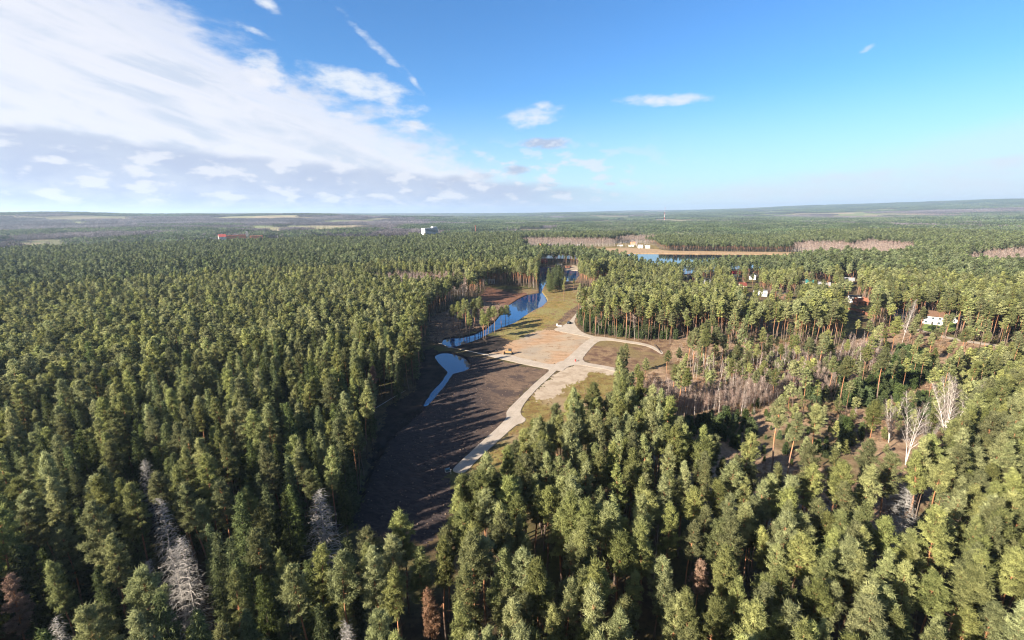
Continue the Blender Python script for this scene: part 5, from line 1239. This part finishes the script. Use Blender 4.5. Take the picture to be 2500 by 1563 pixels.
for s in (-1, 1):
    MB().ext([(-1.9, .35), (-1.6, 0), (1.6, 0), (1.95, .4), (1.6, .85), (-1.6, .85)], s * .85 - .25, s * .85 + .25).build('track', MATS['rubber'], r, .04)
    MB().box(1.7, 2.6, s * .9 - .06, s * .9 + .06, .3, .48).build('push_arm', MATS['machine'], r)
MB().ext([(2.6, .0), (2.75, .0), (2.62, .5), (2.75, 1.1), (2.6, 1.1), (2.48, .5)], -1.7, 1.7).build('blade', MATS['machine'], r)
MB().cyl((1.3, 0, 1.75), .06, .8, 'Z', 8).build('exhaust', MATS['dark'], r)
x, y = G(1093, 1152); r = add('site_tank', None, (x, y, .02), R(25)); r.scale = (.7, .7, .7); tag(r, 'small teal site tank with a white frame at the lower end of the gravel road', 'tank')
MB().box(-.9, .9, -.6, .6, .3, 1.35).build('tank_body', MATS['blue'], r, .06); MB().box(-1, 1, -.7, .7, .12, .28).build('skid', MATS['white'], r)
for a in (-.95, .95):
    for b in (-.65, .65): MB().box(a - .04, a + .04, b - .04, b + .04, .285, 1.5).build('frame_post', MATS['white'], r)
x, y = G(1101, 1158); r = add('marker_post', None, (x, y, 0)); tag(r, 'thin white marker post beside the teal site tank', 'post'); MB().cyl((0, 0, 0), .05, 1.3, 'Z', 8).build('pole', MATS['white'], r); MB().box(-.12, .12, -.02, .02, 1.31, 1.5).build('plate', MATS['white'], r)
x, y = G(1360, 796); r = add('bulk_bag', None, (x, y, .02)); tag(r, 'tall white bulk bag left of the pipe stack by the upper road', 'bag'); MB().box(-.5, .5, -.5, .5, 0, 1.5, .06).build('bag_body', MATS['white'], r, .12)
for a in (-.3, .3): MB().cyl((a, 0, 1.5), .04, .25, 'Z', 6).build('loop', MATS['white'], r)
x, y = G(1366, 797.5); r = add('pipe_stack', None, (x, y, .02), .1); tag(r, 'low stack of pale pipes on the sand by the upper road', 'pipes')
for i in range(3): MB().cyl((0, -.5 + .5 * i, .25), .24, 2.6, 'X', 10).build('pipe', MATS['lightgrey'], r)
for i in range(2): MB().cyl((0, -.25 + .5 * i, .67), .24, 2.6, 'X', 10).build('pipe', MATS['lightgrey'], r)
x, y = G(1405, 883); r = add('barrel', None, (x, y, .135)); tag(r, 'small red barrel standing on the gravel junction', 'barrel'); MB().cyl((0, 0, 0), .35, .95, 'Z', 14).build('drum', MATS['red'], r); MB().cyl((0, 0, .951), .37, .05, 'Z', 14).build('lid', MATS['darkred'], r)
def log(a, b, rad, label, mat=None, z=.25):
    a, b = Vector(a), Vector(b); V, F = tube([(a.x, a.y, z), ((a.x + b.x) / 2, (a.y + b.y) / 2, z + .15), (b.x, b.y, z)], [rad, rad * .8, rad * .4], 7)
    p = Parts(); p.quads(V, F); tag(add('fallen_log', to_mesh('fallen_log', p, mat or M_DEAD)), label, 'log')
log(G(919, 997), G(990, 955), .16, 'long pale fallen trunk lying along the left wood edge')
log(G(1598, 843), G(1614, 862), .35, 'dark thick log lying across the end of the upper track', M_SBARK)
log(G(1415, 740), G(1434, 739), .25, 'dark fallen trunk at the top of the grassy meadow', M_SBARK)
log(G(1760, 1168), G(1795, 1156), .2, 'fallen grey trunk on the open brown ground behind the foreground wood'); log(G(2445, 846), G(2475, 822), .25, 'fallen leaning trunk at the right edge by the estate road')
name_all()

# ------------------------------------------------------------------ air
m = bpy.data.materials.new('haze'); m.use_nodes = True; nt = m.node_tree; nt.nodes.clear(); out = nt.nodes.new('ShaderNodeOutputMaterial'); pv = nt.nodes.new('ShaderNodeVolumePrincipled')
pv.inputs['Color'].default_value = (.56, .76, 1, 1); pv.inputs['Density'].default_value = 6.5e-5; pv.inputs['Anisotropy'].default_value = .25; nt.links.new(pv.outputs[0], out.inputs['Volume'])
b = MB().box(-17500, 17500, -700, 17500, -4, 300); hz_ = b.build('haze', m); tag(hz_, kind='stuff')
